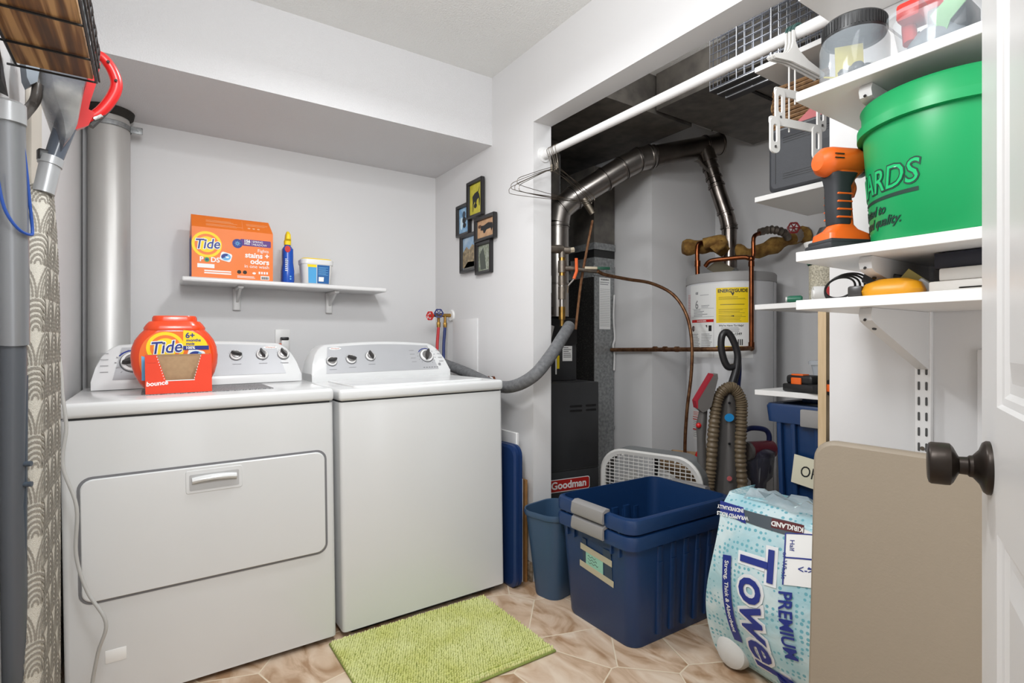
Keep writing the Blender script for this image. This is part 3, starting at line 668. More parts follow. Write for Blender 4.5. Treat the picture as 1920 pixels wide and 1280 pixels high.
m.use(white_i).text('DANGER', .010, Matrix(), bold=.03, warp=cwarp(A-38, 1.182), sx=1.5)
m.use(red).prism([(-.03, -.012), (.028, -.012), (.018, .008), (.012, .002), (.004, .014), (-.004, .0)], .0006) if 0 else None
for i in range(14):
    a = A-44+i*1.15; hgt = .010+.012*math.sin(PI*i/13)+.006*((i*7) % 3)/2; cpatch(m, a, a+1.2, 1.132, 1.132+hgt, .0008)
m.use(M('dark_red_print', '7c1b18', .5)).text('O', .042, Matrix(), bold=0, warp=cwarp(A-53, 1.142), sx=.8)
m.use(black); cpatch(m, A-54.5, A-52, 1.128, 1.155, .0012); cpatch(m, A-27, A-23, 1.128, 1.158, .0008); cpatch(m, A-31, A-29, 1.148, 1.160, .0008)
m.use(ink); rows(m, A-56, A-40, 1.112, 11, .0085, .0025); rows(m, A-38, A-22, 1.112, 11, .0085, .0025); cpatch(m, A-20.3, A-20, .99, 1.19, .0008)
m.use(M('pale_red_print', 'd58a86', .5)); rows(m, A-68, A-60, 1.325, 16, .009, .003, jit=.1)
m.use(M('label_white2', 'e4e2e0', .45)); cpatch(m, A-54, A-30, .55, .705); m.use(red); cpatch(m, A-54, A-30, .668, .672, .001); cpatch(m, A-54, A-44, .655, .660, .001); cpatch(m, A-54, A-42, .600, .606, .001)
m.use(M('pale_red_print', '')); rows(m, A-53, A-31, .695, 3, .008, .004, jit=.05); m.use(ink); rows(m, A-53, A-31, .645, 9, .010, .0025, jit=.3)
m.build('labels', wh)
m = MB(galv); m.lathe([(.055, 1.434), (.048, 1.47), (.042, 1.475)], T((-.007, .001, 0)), 24); m.build('draft_hood', wh)
m = MB(M('hang_tag', 'a69c86', .7)); m.box(-.06, .06, -.04, .04, 0, .0015, X=T((-.13, -.03, 1.462)) @ Matrix.Rotation(-.5, 4, 'X') @ Matrix.Rotation(.4, 4, 'Y')); m.build('paper_tag', wh)
# copper plumbing at the heater
cp = thing('heater_plumbing', 'copper pipes running over and down the front of the water heater', 'pipes', (2.5, 1.6, 1.04), world=True)
m = MB(copper)
m.tube([(2.507, 1.585, 1.04), (2.507, 1.585, 1.485)], .0115, 14, spline=False)
m.tube([(2.507, 1.585, 1.485), (2.50, 1.62, 1.500), (2.47, 1.70, 1.50), (2.435, 1.77, 1.495), (2.43, 1.80, 1.47)], .0115, 12)
m.tube([(2.50, 1.61, 1.50), (2.545, 1.60, 1.50), (2.55, 1.60, 1.60), (2.60, 1.60, 1.63)], .0105, 12, sub=4)
m.sph((2.507, 1.585, 1.488), .016).cyl((2.507, 1.585, 1.45), (2.507, 1.585, 1.475), .0145).cyl((2.507, 1.585, 1.035), (2.507, 1.585, 1.07), .0145)
m.tube([(2.46, 1.87, 1.43), (2.46, 1.87, 1.59), (2.50, 1.86, 1.61)], .012, 12, sub=4).cyl((2.46, 1.87, 1.48), (2.46, 1.87, 1.51), .0155)
m.build('riser_pipe', cp)
m = MB(copper_o); m.tube([(2.507, 1.585, 1.04), (2.40, 1.60, 1.037), (2.34, 1.70, 1.034), (2.340, 2.05, 1.030), (2.325, 2.39, 1.026)], .0115, 12, sub=5).sph((2.507, 1.585, 1.04), .015)
for y in (1.9, 1.98, 2.05): m.cyl((2.34, y, 1.033), (2.34, y+.02, 1.033), .015)
m.build('horizontal_pipe', cp)
m = MB(wool)
m.tube([(2.45, 1.96, 1.595), (2.55, 1.88, 1.595), (2.66, 1.80, 1.575), (2.74, 1.72, 1.56), (2.81, 1.62, 1.60), (2.90, 1.55, 1.64), (2.945, 1.54, 1.66)], .04, 12, rfn=lambda t: .036+.008*math.sin(t*23)+.006*math.sin(t*51))
m.tube([(2.50, 1.80, 1.56), (2.52, 1.76, 1.61), (2.47, 1.84, 1.60)], .03, 10)
m.build('wool_wrap', cp)
m = MB(iron); m.tube([(2.60, 1.60, 1.635), (2.66, 1.57, 1.65), (2.74, 1.55, 1.64), (2.80, 1.56, 1.62)], .019, 12, rfn=lambda t: .019+.004*math.sin(t*60)); m.build('flexible_fitting', cp)
wheel(M('dark_red_wheel', '8a1f22', .4), (2.735, 1.495, 1.655), (-.7, -.6, .0), .026, cp)
m = MB(M('crumpled_wrap', '9a8f86', .5, bump=1, bs=80)); m.tube([(2.86, 1.565, 1.63), (2.93, 1.545, 1.655), (2.948, 1.54, 1.66)], .036, 10); m.build('wrap_end', cp)
# gas train at the furnace
gs = thing('gas_pipe', 'upright iron gas pipe with brass fittings and an orange-handled valve', 'gas pipe', (1.60, 1.98, 1.1), world=True)
m = MB(iron)
gx, gy = 1.604, 1.975
for z0, z1, r, mt in ((1.145, 1.20, .010, brass), (1.175, 1.235, .016, brass), (1.235, 1.28, .013, steel), (1.27, 1.33, .018, iron), (1.325, 1.355, .014, steel), (1.335, 1.38, .017, iron), (1.375, 1.40, .014, brass), (1.395, 1.45, .019, iron), (1.445, 1.47, .015, brass), (1.465, 1.51, .017, iron)):
    m.use(mt).cyl((gx, gy, z0), (gx, gy, z1), r, n=10)
m.use(iron).cyl((gx-.09, gy+.01, 1.50), (gx, gy, 1.505), .020, n=12).cyl((gx, gy, 1.50), (gx+.035, gy-.015, 1.50), .017, n=10).use(M('pale_fitting', 'b9ad97', .5)).cyl((gx+.03, gy-.012, 1.50), (gx+.055, gy-.02, 1.505), .013, n=6)
m.use(iron).cyl((gx, gy, 1.415), (gx+.07, gy-.03, 1.415), .013, n=10).cyl((gx+.06, gy-.028, 1.413), (gx+.16, gy-.07, 1.405), .010, n=10)
m.build('pipe_fittings', gs)
m = MB(M('valve_orange', 'd8602c', .4)); m.tube([(gx+.045, gy-.05, 1.46), (gx+.047, gy-.05, 1.40), (gx+.030, gy-.05, 1.362)], .0075, 8, spline=False).use(steel).tube([(gx+.030, gy-.05, 1.362), (gx+.0, gy-.045, 1.33), (gx+.01, gy-.03, 1.30)], .005, 8, spline=False)
m.build('lever', gs)
m = MB(M('valve_green', '1f4a39', .4)); m.box(.0, .062, -.004, .004, -.007, .007, .002, X=T((gx+.145, gy-.085, 1.418)) @ Matrix.Rotation(-.4, 4, 'Z')).use(M('pale_fitting', '')).box(-.062, .0, -.003, .003, -.006, .006, .002, X=T((gx+.145, gy-.085, 1.418)) @ Matrix.Rotation(-.4, 4, 'Z')); m.build('green_lever', gs)
m = MB(steel_b); m.cyl((1.545, 2.03, 1.04), (1.545, 2.03, 1.44), .030, n=16).cyl((1.50, 2.05, .87), (1.56, 2.02, 1.15), .028, n=16).use(white_i).box(1.53, 1.56, 1.998, 2.0, 1.30, 1.38).use(black).box(1.515, 1.575, 2.0, 2.06, 1.20, 1.235); m.build('filter_canister', gs)
tag(MB(copper_o).tube([(1.755, 1.895, 1.405), (1.809, 1.90, 1.392), (1.978, 1.915, 1.383), (2.121, 1.89, 1.369), (2.211, 1.829, 1.312), (2.243, 1.772, 1.208), (2.248, 1.744, 1.073), (2.246, 1.745, .913), (2.245, 1.77, .724), (2.262, 1.796, .53), (2.28, 1.80, .33)], .0085, 10).build('gas_line'), 'bent copper gas line looping from the furnace down beside the water heater', 'tube')
tag(MB(copper_o).tube([(1.786, 1.965, 1.66), (1.735, 1.955, 1.487), (1.70, 1.955, 1.33), (1.675, 1.96, 1.13)], .0065, 8).use(M('flue_probe', '8b8275', .4, metal=1)).cyl((1.775, 1.95, 1.69), (1.735, 1.97, 1.76), .016, .018).build('thin_copper_tube'), 'thin upright copper tube between the flue and the gas valve', 'tube')
tag(MB(foam).tube([(1.345, 2.70, .955), (1.36, 2.45, .912), (1.345, 2.168, .868), (1.328, 1.978, .874), (1.362, 1.868, .925), (1.452, 1.866, 1.010), (1.545, 1.905, 1.085), (1.632, 1.955, 1.145)], .0275, 16).build('foam_insulated_pipe'), 'curved pipe in grey foam insulation passing from behind the washer into the closet', 'insulated pipe')
tag(MB(white_m).cyl((1.419, 2.28, .885), (1.33, 2.30, .882), .012).use(copper).cyl((1.419, 2.28, .885), (1.409, 2.281, .885), .016).cyl((1.395, 2.284, .886), (1.387, 2.285, .9), .006).build('pipe_stub'), 'short white pipe stub with copper ring above the washer corner', 'pipe')
# box fan
fn = thing('box_fan', 'grey box fan with a white grille behind the blue totes', 'fan', (1.962, 1.735, 0), (0, 0, math.radians(-73)))   # local x: along the face, -y: outwards
FW, FH, FD = .50, .545, .11; X = FY(0, -FD/2, 0)
def fl_(i, y, dz=0): return [(x, y, z) for x, z in rrect(FW-2*i, FH-2*i, .12-i*.5, 8, 0, FH/2+.015)]
m = MB(M('fan_grey', '76797a', .4)); m.loft([fl_(0, -FD/2+.01), fl_(0, FD/2), fl_(.012, FD/2), fl_(.012, -FD/2+.01)], caps=False); m.box(-.2, -.14, -.06, .06, 0, .03, .005).box(.14, .2, -.06, .06, 0, .03, .005)
m.build('housing', fn)
m = MB(M('fan_white', 'cfcdc9', .4)); m.loft([fl_(0, -FD/2+.012), fl_(-.002, -FD/2-.002), fl_(.006, -FD/2-.008), fl_(.022, -FD/2-.004), fl_(.024, -FD/2+.012)], caps=False)
import itertools
def inside(x, z):
    dx = abs(x)-(FW/2-.12); dz = abs(z-FH/2-.015)-(FH/2-.12)
    return max(dx, dz) < .12-.02 if (dx < 0 or dz < 0) else math.hypot(dx, dz) < .12-.02
for i in range(31):
    z = .03+i*.0165
    xs_ = [x for x in [-.24+.005*k for k in range(97)] if inside(x, z)]
    if xs_: m.box(xs_[0], xs_[-1], -FD/2-.004, -FD/2-.0015, z-.0017, z+.0017)
for i in range(19):
    x = -.225+i*.025; zs_ = [z for z in [.01+.005*k for k in range(110)] if inside(x, z)]
    if zs_: m.box(x-.0016, x+.0016, -FD/2-.0035, -FD/2-.001, zs_[0], zs_[-1])
m.cyl((-.13, -FD/2-.006, FH-.01), (-.13, -FD/2-.01, FH-.01), .004, n=8).cyl((.13, -FD/2-.006, FH-.01), (.13, -FD/2-.01, FH-.01), .004, n=8)
m.build('grille', fn)
for i in range(5):
    m = MB(M('fan_blade', 'c9c7c3', .4)); R = T((0, 0, FH/2+.015)) @ Matrix.Rotation(i*2*PI/5+.5, 4, 'Y')
    m.loft([[(r*math.cos(a), -.012+.030*(a-.3), r*math.sin(a)) for a in [k*.14 for k in range(6)]]+[(r*math.cos(a), -.010+.030*(a-.3), r*math.sin(a)) for a in [k*.14 for k in range(5, -1, -1)]] for r in (.04, .10, .16, .20)], R, smooth=True); m.build('blade', fn)
m = MB(black); m.cyl((0, .01, FH/2+.015), (0, .045, FH/2+.015), .06).box(-.01, .01, .03, .04, .04, FH-.02).box(-.21, .21, .03, .04, FH/2+.005, FH/2+.025); m.build('motor', fn)
# cardboard box with red pliers
cbx = thing('cardboard_box', 'open brown cardboard box on the floor behind the fan', 'box', (2.235, 1.765, 0), (0, 0, math.radians(27)))
m = MB(kraft)
for a, b_, c_, d_ in ((-.13, .13, -.10, -.097), (-.13, .13, .097, .10), (-.13, -.127, -.10, .10), (.127, .13, -.10, .10)): m.box(a, b_, c_, d_, 0, .50)
m.box(-.13, .13, -.10, .10, 0, .003).box(-.13, .13, -.18, -.10, .495, .498, X=T((0, 0, 0))).box(-.13, .13, -.09, .09, .36, .363); m.build('carton', cbx)
tag(MB(red).tube([(2.23, 1.70, .44), (2.225, 1.70, .50), (2.235, 1.69, .535), (2.255, 1.685, .50), (2.265, 1.68, .47)], .008, 8).tube([(2.25, 1.69, .52), (2.272, 1.68, .49), (2.28, 1.68, .46)], .007, 8).tube([(2.24, 1.70, .363+.01), (2.24, 1.70, .45)], .008, 8).build('pliers'), 'red-handled tool sticking out of the cardboard box', 'tool')
# upright vacuum
vc = thing('upright_vacuum', 'upright vacuum cleaner with a ribbed tan hose and looped black handle', 'vacuum cleaner', (2.19, 1.46, 0), world=True)
m = MB(vacgrey)
m.loft([[(2.18+x*1.0, 1.49+y, z) for x, y in rrect(w, w*.9, .02, 3)] for z, w in ((.12, .10), (.40, .11), (.60, .085), (.80, .075), (.86, .06), (.875, .05))])
m.use(M('vac_blue_badge', '2a8fd0', .4)).prism(ell(.042, .036, 24), .002, fr((2.132, 1.456, .735), (.831, -.556, 0), (0, 0, 1)) @ T((0, 0, .004))).use(M('vac_pink', 'c9696a', .4)).prism(ell(.022, .022, 16), .003, fr((2.118, 1.448, .47), (.831, -.556, 0), (0, 0, 1)) @ T((0, 0, .008))).use(black)
for z in (.80, .62): m.prism(ell(.012, .012, 12), .003, fr((2.13, 1.455, z), (.831, -.556, 0), (0, 0, 1)) @ T((0, 0, .006)))
m.use(vacdark).box(2.07, 2.36, 1.37, 1.62, .0, .10, .03, 3)
m.build('body', vc)
m = MB(vacdark)
m.tube([(2.225, 1.52, .80), (2.238, 1.512, .87), (2.256, 1.500, .95), (2.258, 1.498, 1.02), (2.236, 1.512, 1.09), (2.218, 1.526, 1.115), (2.200, 1.537, 1.10), (2.196, 1.54, 1.05), (2.206, 1.533, .99), (2.222, 1.522, .955), (2.245, 1.507, .955)], .0125, 10, rfn=lambda t: .023-.007*min(1, t*3.5))
m.use(navyp).tube([(2.262, 1.506, .62), (2.264, 1.505, .80), (2.272, 1.50, .93), (2.268, 1.50, 1.0)], .013, 8)
m.build('handle', vc)
m = MB(hosebr); hp = [(2.195, 1.43, .20), (2.195, 1.43, .391), (2.187, 1.437, .57), (2.192, 1.434, .714), (2.190, 1.436, .815), (2.150, 1.460, .868), (2.103, 1.490, .821), (2.086, 1.500, .69), (2.076, 1.508, .522), (2.068, 1.515, .391), (2.066, 1.515, .2)]
m.tube(hp, .024, 14, sub=26, rfn=lambda t: .0215+.0045*(math.sin(t*2*PI*78) > 0)); m.build('hose', vc)
m = MB(vacgrey); m.loft([[(2.045+x+o, 1.535+y-o*.6, z) for x, y in rrect(w, w, .012, 3)] for z, w, o in ((.12, .036, .01), (.42, .036, .005), (.64, .034, 0), (.70, .040, 0), (.78, .030, .01))])
m.use(red).sph((2.02, 1.53, .70), .012)
m.build('wand', vc)
m = MB(M('brush_grey', '6b6764', .4))
br = [(0, 0), (.022, .02), (.052, .145), (.050, .165), (.030, .160), (-.038, .045), (-.036, .012), (-.015, -.006)]
m.prism([(x, y) for x, y in br], .05, fr((2.05, 1.525, .765), (.831, -.556, 0), (0, 0, 1)) @ T((0, 0, -.02)), smooth=True)
m.use(M('brush_red', 'a82334', .6)).loft([[(-.040, .012, z), (-.046, .045, z), (.026, .166, z), (.033, .160, z), (-.036, .045, z), (-.036, .012, z)] for z in (-.02, .03)], fr((2.05, 1.525, .765), (.831, -.556, 0), (0, 0, 1)), smooth=False)
m.build('brush_tool', vc)
m = MB(smoke); m.lathe([(.028, 0), (.034, .08), (.060, .11), (.068, .20), (.070, .225), (.05, .24), (.0001, .24)], T((2.335, 1.44, .345)), 28); m.use(vacdark).lathe([(.05, 0), (.055, .14), (.03, .15)], T((2.335, 1.44, .20)), 24)
m.use(M('vac_maroon', '5b1c28', .3)).cyl((2.275, 1.45, .575), (2.39, 1.41, .575), .040, n=20).use(vacgrey).cyl((2.262, 1.455, .572), (2.278, 1.449, .572), .042, n=20)
m.build('dust_canister', vc)
m = MB(navyp); m.tube([(2.285, 1.48, .66), (2.315, 1.46, .672), (2.365, 1.43, .665), (2.385, 1.42, .64), (2.388, 1.42, .60)], .012, 10); m.build('carry_handle', vc)
# white pail behind
pl = thing('white_canister', 'small white canister with a black strap behind the vacuum', 'canister', (2.47, 1.28, 0))
MB(wplast).lathe([(.08, 0), (.085, .02), (.085, .44), (.078, .47), (.06, .50), (.075, .505), (.07, .56), (.0001, .565)], n=24).build('body', pl)
MB(black).tube([(-.088, .04, .44), (-.092, .0, .47), (-.092, -.03, .47), (-.07, -.06, .44), (-.03, -.09, .40), (.0, -.092, .36)], .006, 8).box(-.105, -.07, .03, .06, .43, .475, .004).build('strap', pl)

# ============================================================ CLOSET SHELVES (behind the wall end)
def board(name, label, x0, x1, y0, y1, zt, th=.019, grp=None, brk=()):
    r = thing(name, label, 'shelf', ((x0+x1)/2, (y0+y1)/2, zt-th), group=grp, world=True)
    MB(shelfw).box(x0, x1, y0, y1, zt-th, zt, .0012, 1).build('board', r)
    return r
CS = [(2.077, 'white closet shelf above the basket, just under the wire racks'), (1.600, 'white closet shelf under the basket and black case'), (1.205, 'thin white closet shelf with the seed-like jar and white roll'), (.893, 'white closet shelf holding the drill battery')]
for z, lb in CS: board('closet_shelf', lb, 1.85, 2.22, .205, 1.157, z, grp='shelves inside the closet')
board('closet_shelf', 'low closet board hidden behind the towels, under the lidded blue tote', 1.85, 2.25, .205, 1.17, .45, grp='shelves inside the closet')
tag(MB(wood_l).box(1.818, 1.849, .888, .914, 0, 1.184, .001, 1).build('wooden_post'), 'upright pale pine post holding up the closet shelves', 'post')
# lidded tote
lt = thing('lidded_tote', 'navy lidded storage tote under the battery shelf with a paper label', 'storage tote', (2.06, .905, .452))
m = MB(tote); W, D = .36, .40
m.loft([[(x, y, z) for x, y in rrect(W*k, D*k, .03, 4)] for z, k in ((0, .86), (.01, .88), (.34, 1.0))])
for y in (-.12, -.04, .04, .12, .17): m.loft([[(-W/2*k-.006+a, y+b, z) for a, b in rrect(.02, .018, .006, 2)] for z, k in ((.02, .885), (.33, .995))])
m.build('tub', lt)
m = MB(tote); m.loft([[(x, y, z) for x, y in rrect(W+i, D+i, .03, 4)] for z, i in ((.33, .035), (.385, .045), (.395, .035), (.395, -.03), (.380, -.05))]).box(-.06, .1, .02, .16, .39, .412, .008); m.build('lid', lt)
MB(latch).box(-W/2-.032, -W/2-.012, -.16, .085, .325, .385, .005).build('latch', lt)
m = MB(M('note_cream', 'd9d3bb', .6)); X = FX(-W/2*.94-.022, 0, 0) @ T((-.075, .17, 0)) @ Matrix.Rotation(-.12, 4, 'Z')
m.box(-.045, .075, -.05, .05, 0, .001, X=X).use(black).text('OR', .055, X @ T((.012, -.002, .0015)), shear=.1, sx=.8)
m.build('paper_label', lt)
# wire racks on the top shelf
def rack(x, lb):
    r = thing('wire_rack', lb, 'wire rack', (x, 1.08, 2.078), group='wire racks on the closet top shelf')
    m = MB(M('rack_black', '4a4d55', .35, metal=.4)); y0, y1, h = -.33, .29, .27
    for i in range(18): y = y0+.012+i*(y1-y0-.024)/17; m.box(-.001, .001, y-.0013, y+.0013, .004, h)
    for i in range(10): z = .012+i*(h-.02)/9; m.box(-.0022, -.0004, y0, y1, z-.0014, z+.0014)
    m.use(black).box(-.004, .03, y0, y1, 0, .004)
    m.build('grid', r)
    m = MB(M('rack_grey_wire', 'b0b2b6', .3, metal=.7)); m.tube([(-.005, y0, .004), (-.005, y1, .004), (-.005, y1, h), (-.005, y0, h)], .0028, 6, spline=False, closed=True)
    for y in (y0+.16, y0+.36, y0+.5): m.cyl((-.006, y, .004), (-.006, y, h), .0024, n=6)
    m.build('frame', r)
for i, (x, lb) in enumerate(((1.885, 'black wire rack nearest the closet rod'), (1.935, 'black wire rack just behind the front one on the top shelf'), (1.99, 'rearmost black wire rack on the top shelf'))): rack(x, lb)
# basket and case
wb = thing('wicker_basket', 'tall brown woven basket on the closet shelf behind the black case', 'basket', (1.985, 1.005, 1.600))
W, D, H = .17, .24, .40
m = MB(wick)
for k in range(27):
    z = .008+k*.0146; w = 1+.03*math.sin(z*8)
    P_ = [(x*w, y*w, z+.0015*math.sin(i*2.1+k*PI)) for i, (x, y) in enumerate(rrect(W, D, .03, 3))]
    Q_ = []
    for i in range(len(P_)):
        a = Vector(P_[i]); b_ = Vector(P_[(i+1) % len(P_)]); n_ = max(1, int((b_-a).length/.012))
        for j in range(n_): Q_.append(a.lerp(b_, j/n_))
    n_ = len(Q_)
    loops = []
    for i, q in enumerate(Q_):
        t = (Q_[(i+1) % n_]-Q_[i-1]).normalized(); sd = t.cross(Vector((0, 0, 1)))
        r_ = .0062*(1+.35*math.sin(i*PI+k*PI)); loops.append([q+sd*(r_*math.cos(a))+Vector((0, 0, r_*1.1*math.sin(a))) for a in [2*PI*j/6 for j in range(6)]])
    m.loft(loops, None, ring=True)
m.box(-W/2+.01, W/2-.01, -D/2+.01, D/2-.01, 0, .01)
m.build('woven_body', wb)
cs = thing('tool_case', 'charcoal plastic tool case standing on the closet shelf before the basket', 'case', (1.872, .93, 1.600))
m = MB(M('case_charcoal', '3b3d42', .45, bump=.15, bs=300)); y0, y1 = -.25, .175
m.loft([[(x, y, z) for y, z in rrect(y1-y0-2*i, .225-2*i, .02, 4, (y0+y1)/2, .1135)] for x, i in ((.015, 0), (-.012, 0), (-.020, .006), (-.022, .012))], smooth=True)
X = FX(-.0222, 0, 0)
m.use(black)
for z in (.042, .050, .058, .168, .176, .184): m.box(-.12, .2, z, z+.002, 0, .0008, X=X)
m.box(-.148, -.146, .03, .20, 0, .0008, X=X)
m.use(M('case_recess', '34363b', .5)).prism(rrect(.15, .055, .01, 3, .05, .112), .0015, X)
m.build('case_shell', cs)
tag(MB(M('bag_pink', 'c2686a', .5)).loft([[(1.878, .93+y, 1.8265+z) for y, z in ((-.13, 0), (.10, 0), (.02, .055), (-.06, .06))], [(1.925, .93+y, 1.8265+z) for y, z in ((-.13, 0), (.10, 0), (.02, .055), (-.06, .06))]], smooth=False).use(black).tube([(1.872, .90, 1.835), (1.868, .90, 1.87), (1.868, .87, 1.893), (1.868, .80, 1.89), (1.872, .78, 1.84)], .010, 8).box(1.875, 1.92, .72, .90, 1.827, 1.84, .004).build('pink_pouch'), 'pink and black pouch lying on top of the charcoal case', 'pouch')
tag(MB(M('tape_tan', 'b08a52', .4)).lathe([(.030, 0), (.036, .0), (.036, .04), (.030, .04), (.030, 0)], T((2.03, 1.165, 1.985)) @ Matrix.Rotation(PI/2, 4, 'Y'), 20).build('hanging_tape_roll'), 'small amber tape roll tucked under the top closet shelf', 'tape roll')
# mask hanging from the shelf
mk = thing('dust_mask', 'white dust mask with grey filter hanging by its strap under a closet shelf', 'mask', (1.905, .955, 1.36), world=True)
m = MB(wplast); m.loft([[(1.905+.04*u*math.cos(a), .945+.055*u*math.sin(a), 1.36+z) for a in [2*PI*i/20 for i in range(20)]] for z, u in ((.0, .25), (.012, .7), (.04, 1.0), (.05, 1.05))], caps=True); m.build('cup', mk)
m = MB(knob_d); m.lathe([(.034, 0), (.036, .02), (.025, .045), (.001, .05)], T((1.885, .915, 1.405)), 20).use(black).tube([(1.88, .91, 1.44), (1.876, .90, 1.49), (1.882, .895, 1.53), (1.89, .89, 1.582)], .005, 6); m.build('filter', mk)
# jar of seed mix, roll, small green item
jr = thing('mixed_jar', 'clear jar of speckled mix with a green lid on the closet shelf', 'jar', (1.93, .945, 1.206))
MB(M('seed_mix', '8f8a7a', .7, c2='c9c2ae', ns=190, bump=.6, bs=190)).lathe([(.046, .002), (.050, .01), (.050, .125), (.0001, .126)], n=28).build('contents', jr)
MB(M('jar_green_lid', '1e6a55', .4)).lathe([(.054, .128), (.056, .132), (.056, .150), (.0001, .152)], n=28).build('lid', jr)
rl = thing('white_roll', 'white-capped roll lying on its side in front of the speckled jar', 'roll', (1.866, .955, 1.2305))
MB(wplast).lathe([(.0001, -.002), (.012, -.002), (.014, .002), (.024, .0), (.0255, .003), (.0255, .035)], fr((0, 0, 0), (.556, .831, 0), (0, 0, 1)) @ Matrix.Rotation(PI, 4, 'Y') if 0 else along((0, 0, 0), (.6, -.75, 0))[0], 28).build('cap', rl)
MB(M('roll_red', 'b8383a', .5)).lathe([(.024, .033), (.024, .085), (.0001, .086)], along((0, 0, 0), (.6, -.75, 0))[0], 24).build('wrapped_body', rl)
tag(MB(M('green_cap', '1f6a50', .35)).lathe([(.0001, 0), (.010, .002), (.012, .012), (.012, .045), (.008, .05), (.0001, .05)], T((1.865, 1.045, 1.218)) @ along((0, 0, 0), (.5, -.85, 0))[0], 16).use(wplast).lathe([(.0001, -.004), (.008, -.003), (.008, .002)], T((1.865, 1.045, 1.218)) @ along((0, 0, 0), (.5, -.85, 0))[0], 12).build('green_bottle'), 'tiny dark green bottle lying near the end of the closet shelf', 'bottle')
# battery and tub
bt = thing('drill_battery', 'black and orange drill battery on the lowest visible closet shelf', 'battery', (1.90, 1.0, .894), (0, 0, -.25))
MB(black).box(-.045, .045, -.075, .055, 0, .028, .006).box(-.035, .035, -.06, .05, .026, .058, .010, 3).box(-.045, -.03, -.17, -.09, .0, .05, .004).box(-.044, .02, -.16, -.05, .0, .03, .003).build('casing', bt)
MB(orangep).box(-.040, -.034, -.020, .022, .020, .050, .003).box(-.030, .0, -.02, .03, .056, .062, .002).box(-.047, -.043, -.16, -.10, .012, .036, .002).build('release_button', bt)
tag(MB(frost).loft([[(x+2.09, y+.985, z+.894) for x, y in rrect(w, w*.8, .02, 4)] for z, w in ((0, .12), (.09, .15))]).loft([[(x+2.09, y+.985, z+.894) for x, y in rrect(w, w*.82, .02, 4)] for z, w in ((.09, .162), (.102, .164), (.106, .155))]).build('food_container'), 'frosted lidded container behind the drill battery', 'container')
tag(MB(green_i).lathe([(.045, 0), (.048, .045), (.0001, .046)], T((1.975, .90, .8935)), 24).use(frost).lathe([(.052, .045), (.052, .055), (.0001, .056)], T((1.975, .90, .8935)), 24).build('green_dish'), 'small green dish behind the battery', 'dish')
# ============================================================ ROD AND HANGERS
RX, RZ = 1.478, 1.915
rod = thing('closet_rod', 'white round closet rod across the top of the opening', 'rod', (RX, 1.3, RZ), world=True)
MB(white_m).cyl((RX, YN+.03, RZ), (RX, YJ-.012, RZ), .0165, n=28).build('pole', rod)
for y, s in ((YJ, -1), (YN, 1)): MB(white_m).cyl((RX, y, RZ), (RX, y+s*.005, RZ), .034, n=28).cyl((RX, y+s*.004, RZ), (RX, y+s*.03, RZ), .021, .0195, n=24).build('end_flange', rod)
def wire_hanger(y, tw, dz):
    o = thing('wire_hanger', 'bent bare wire hanger in the bunch at the far end of the closet rod', 'hanger', (RX, y, RZ), (0, dz, tw), group='wire hangers on the closet rod')
    m = MB(wiref)
    hook = [(.019*math.cos(a), 0, .019*math.sin(a)) for a in [math.radians(-40+i*22) for i in range(11)]]
    m.tube(hook+[(-.004, 0, -.045), (0, 0, -.075)], .0013, 6, sub=3)
    for s in (-1, 1): m.cyl((0, 0, -.06), (0, .001*s, -.09), .0026, n=6)
    m.tube([(0, 0, -.085), (.06, 0, -.105), (.16, 0, -.155), (.205, 0, -.183), (.210, 0, -.198), (.195, 0, -.205), (.08, 0, -.208), (-.08, 0, -.210), (-.195, 0, -.207), (-.212, 0, -.198), (-.205, 0, -.180), (-.16, 0, -.155), (-.06, 0, -.105)], .0013, 6, closed=True, sub=4)
    m.build('wire', o)
for y, tw, dz in ((1.845, .03, .05), (1.862, -.07, -.02), (1.875, .10, -.05), (1.888, -.02, .02), (1.900, -.12, -.03)): wire_hanger(y, tw, dz)
hp_m = M('hanger_white', 'dcdad6', .4)
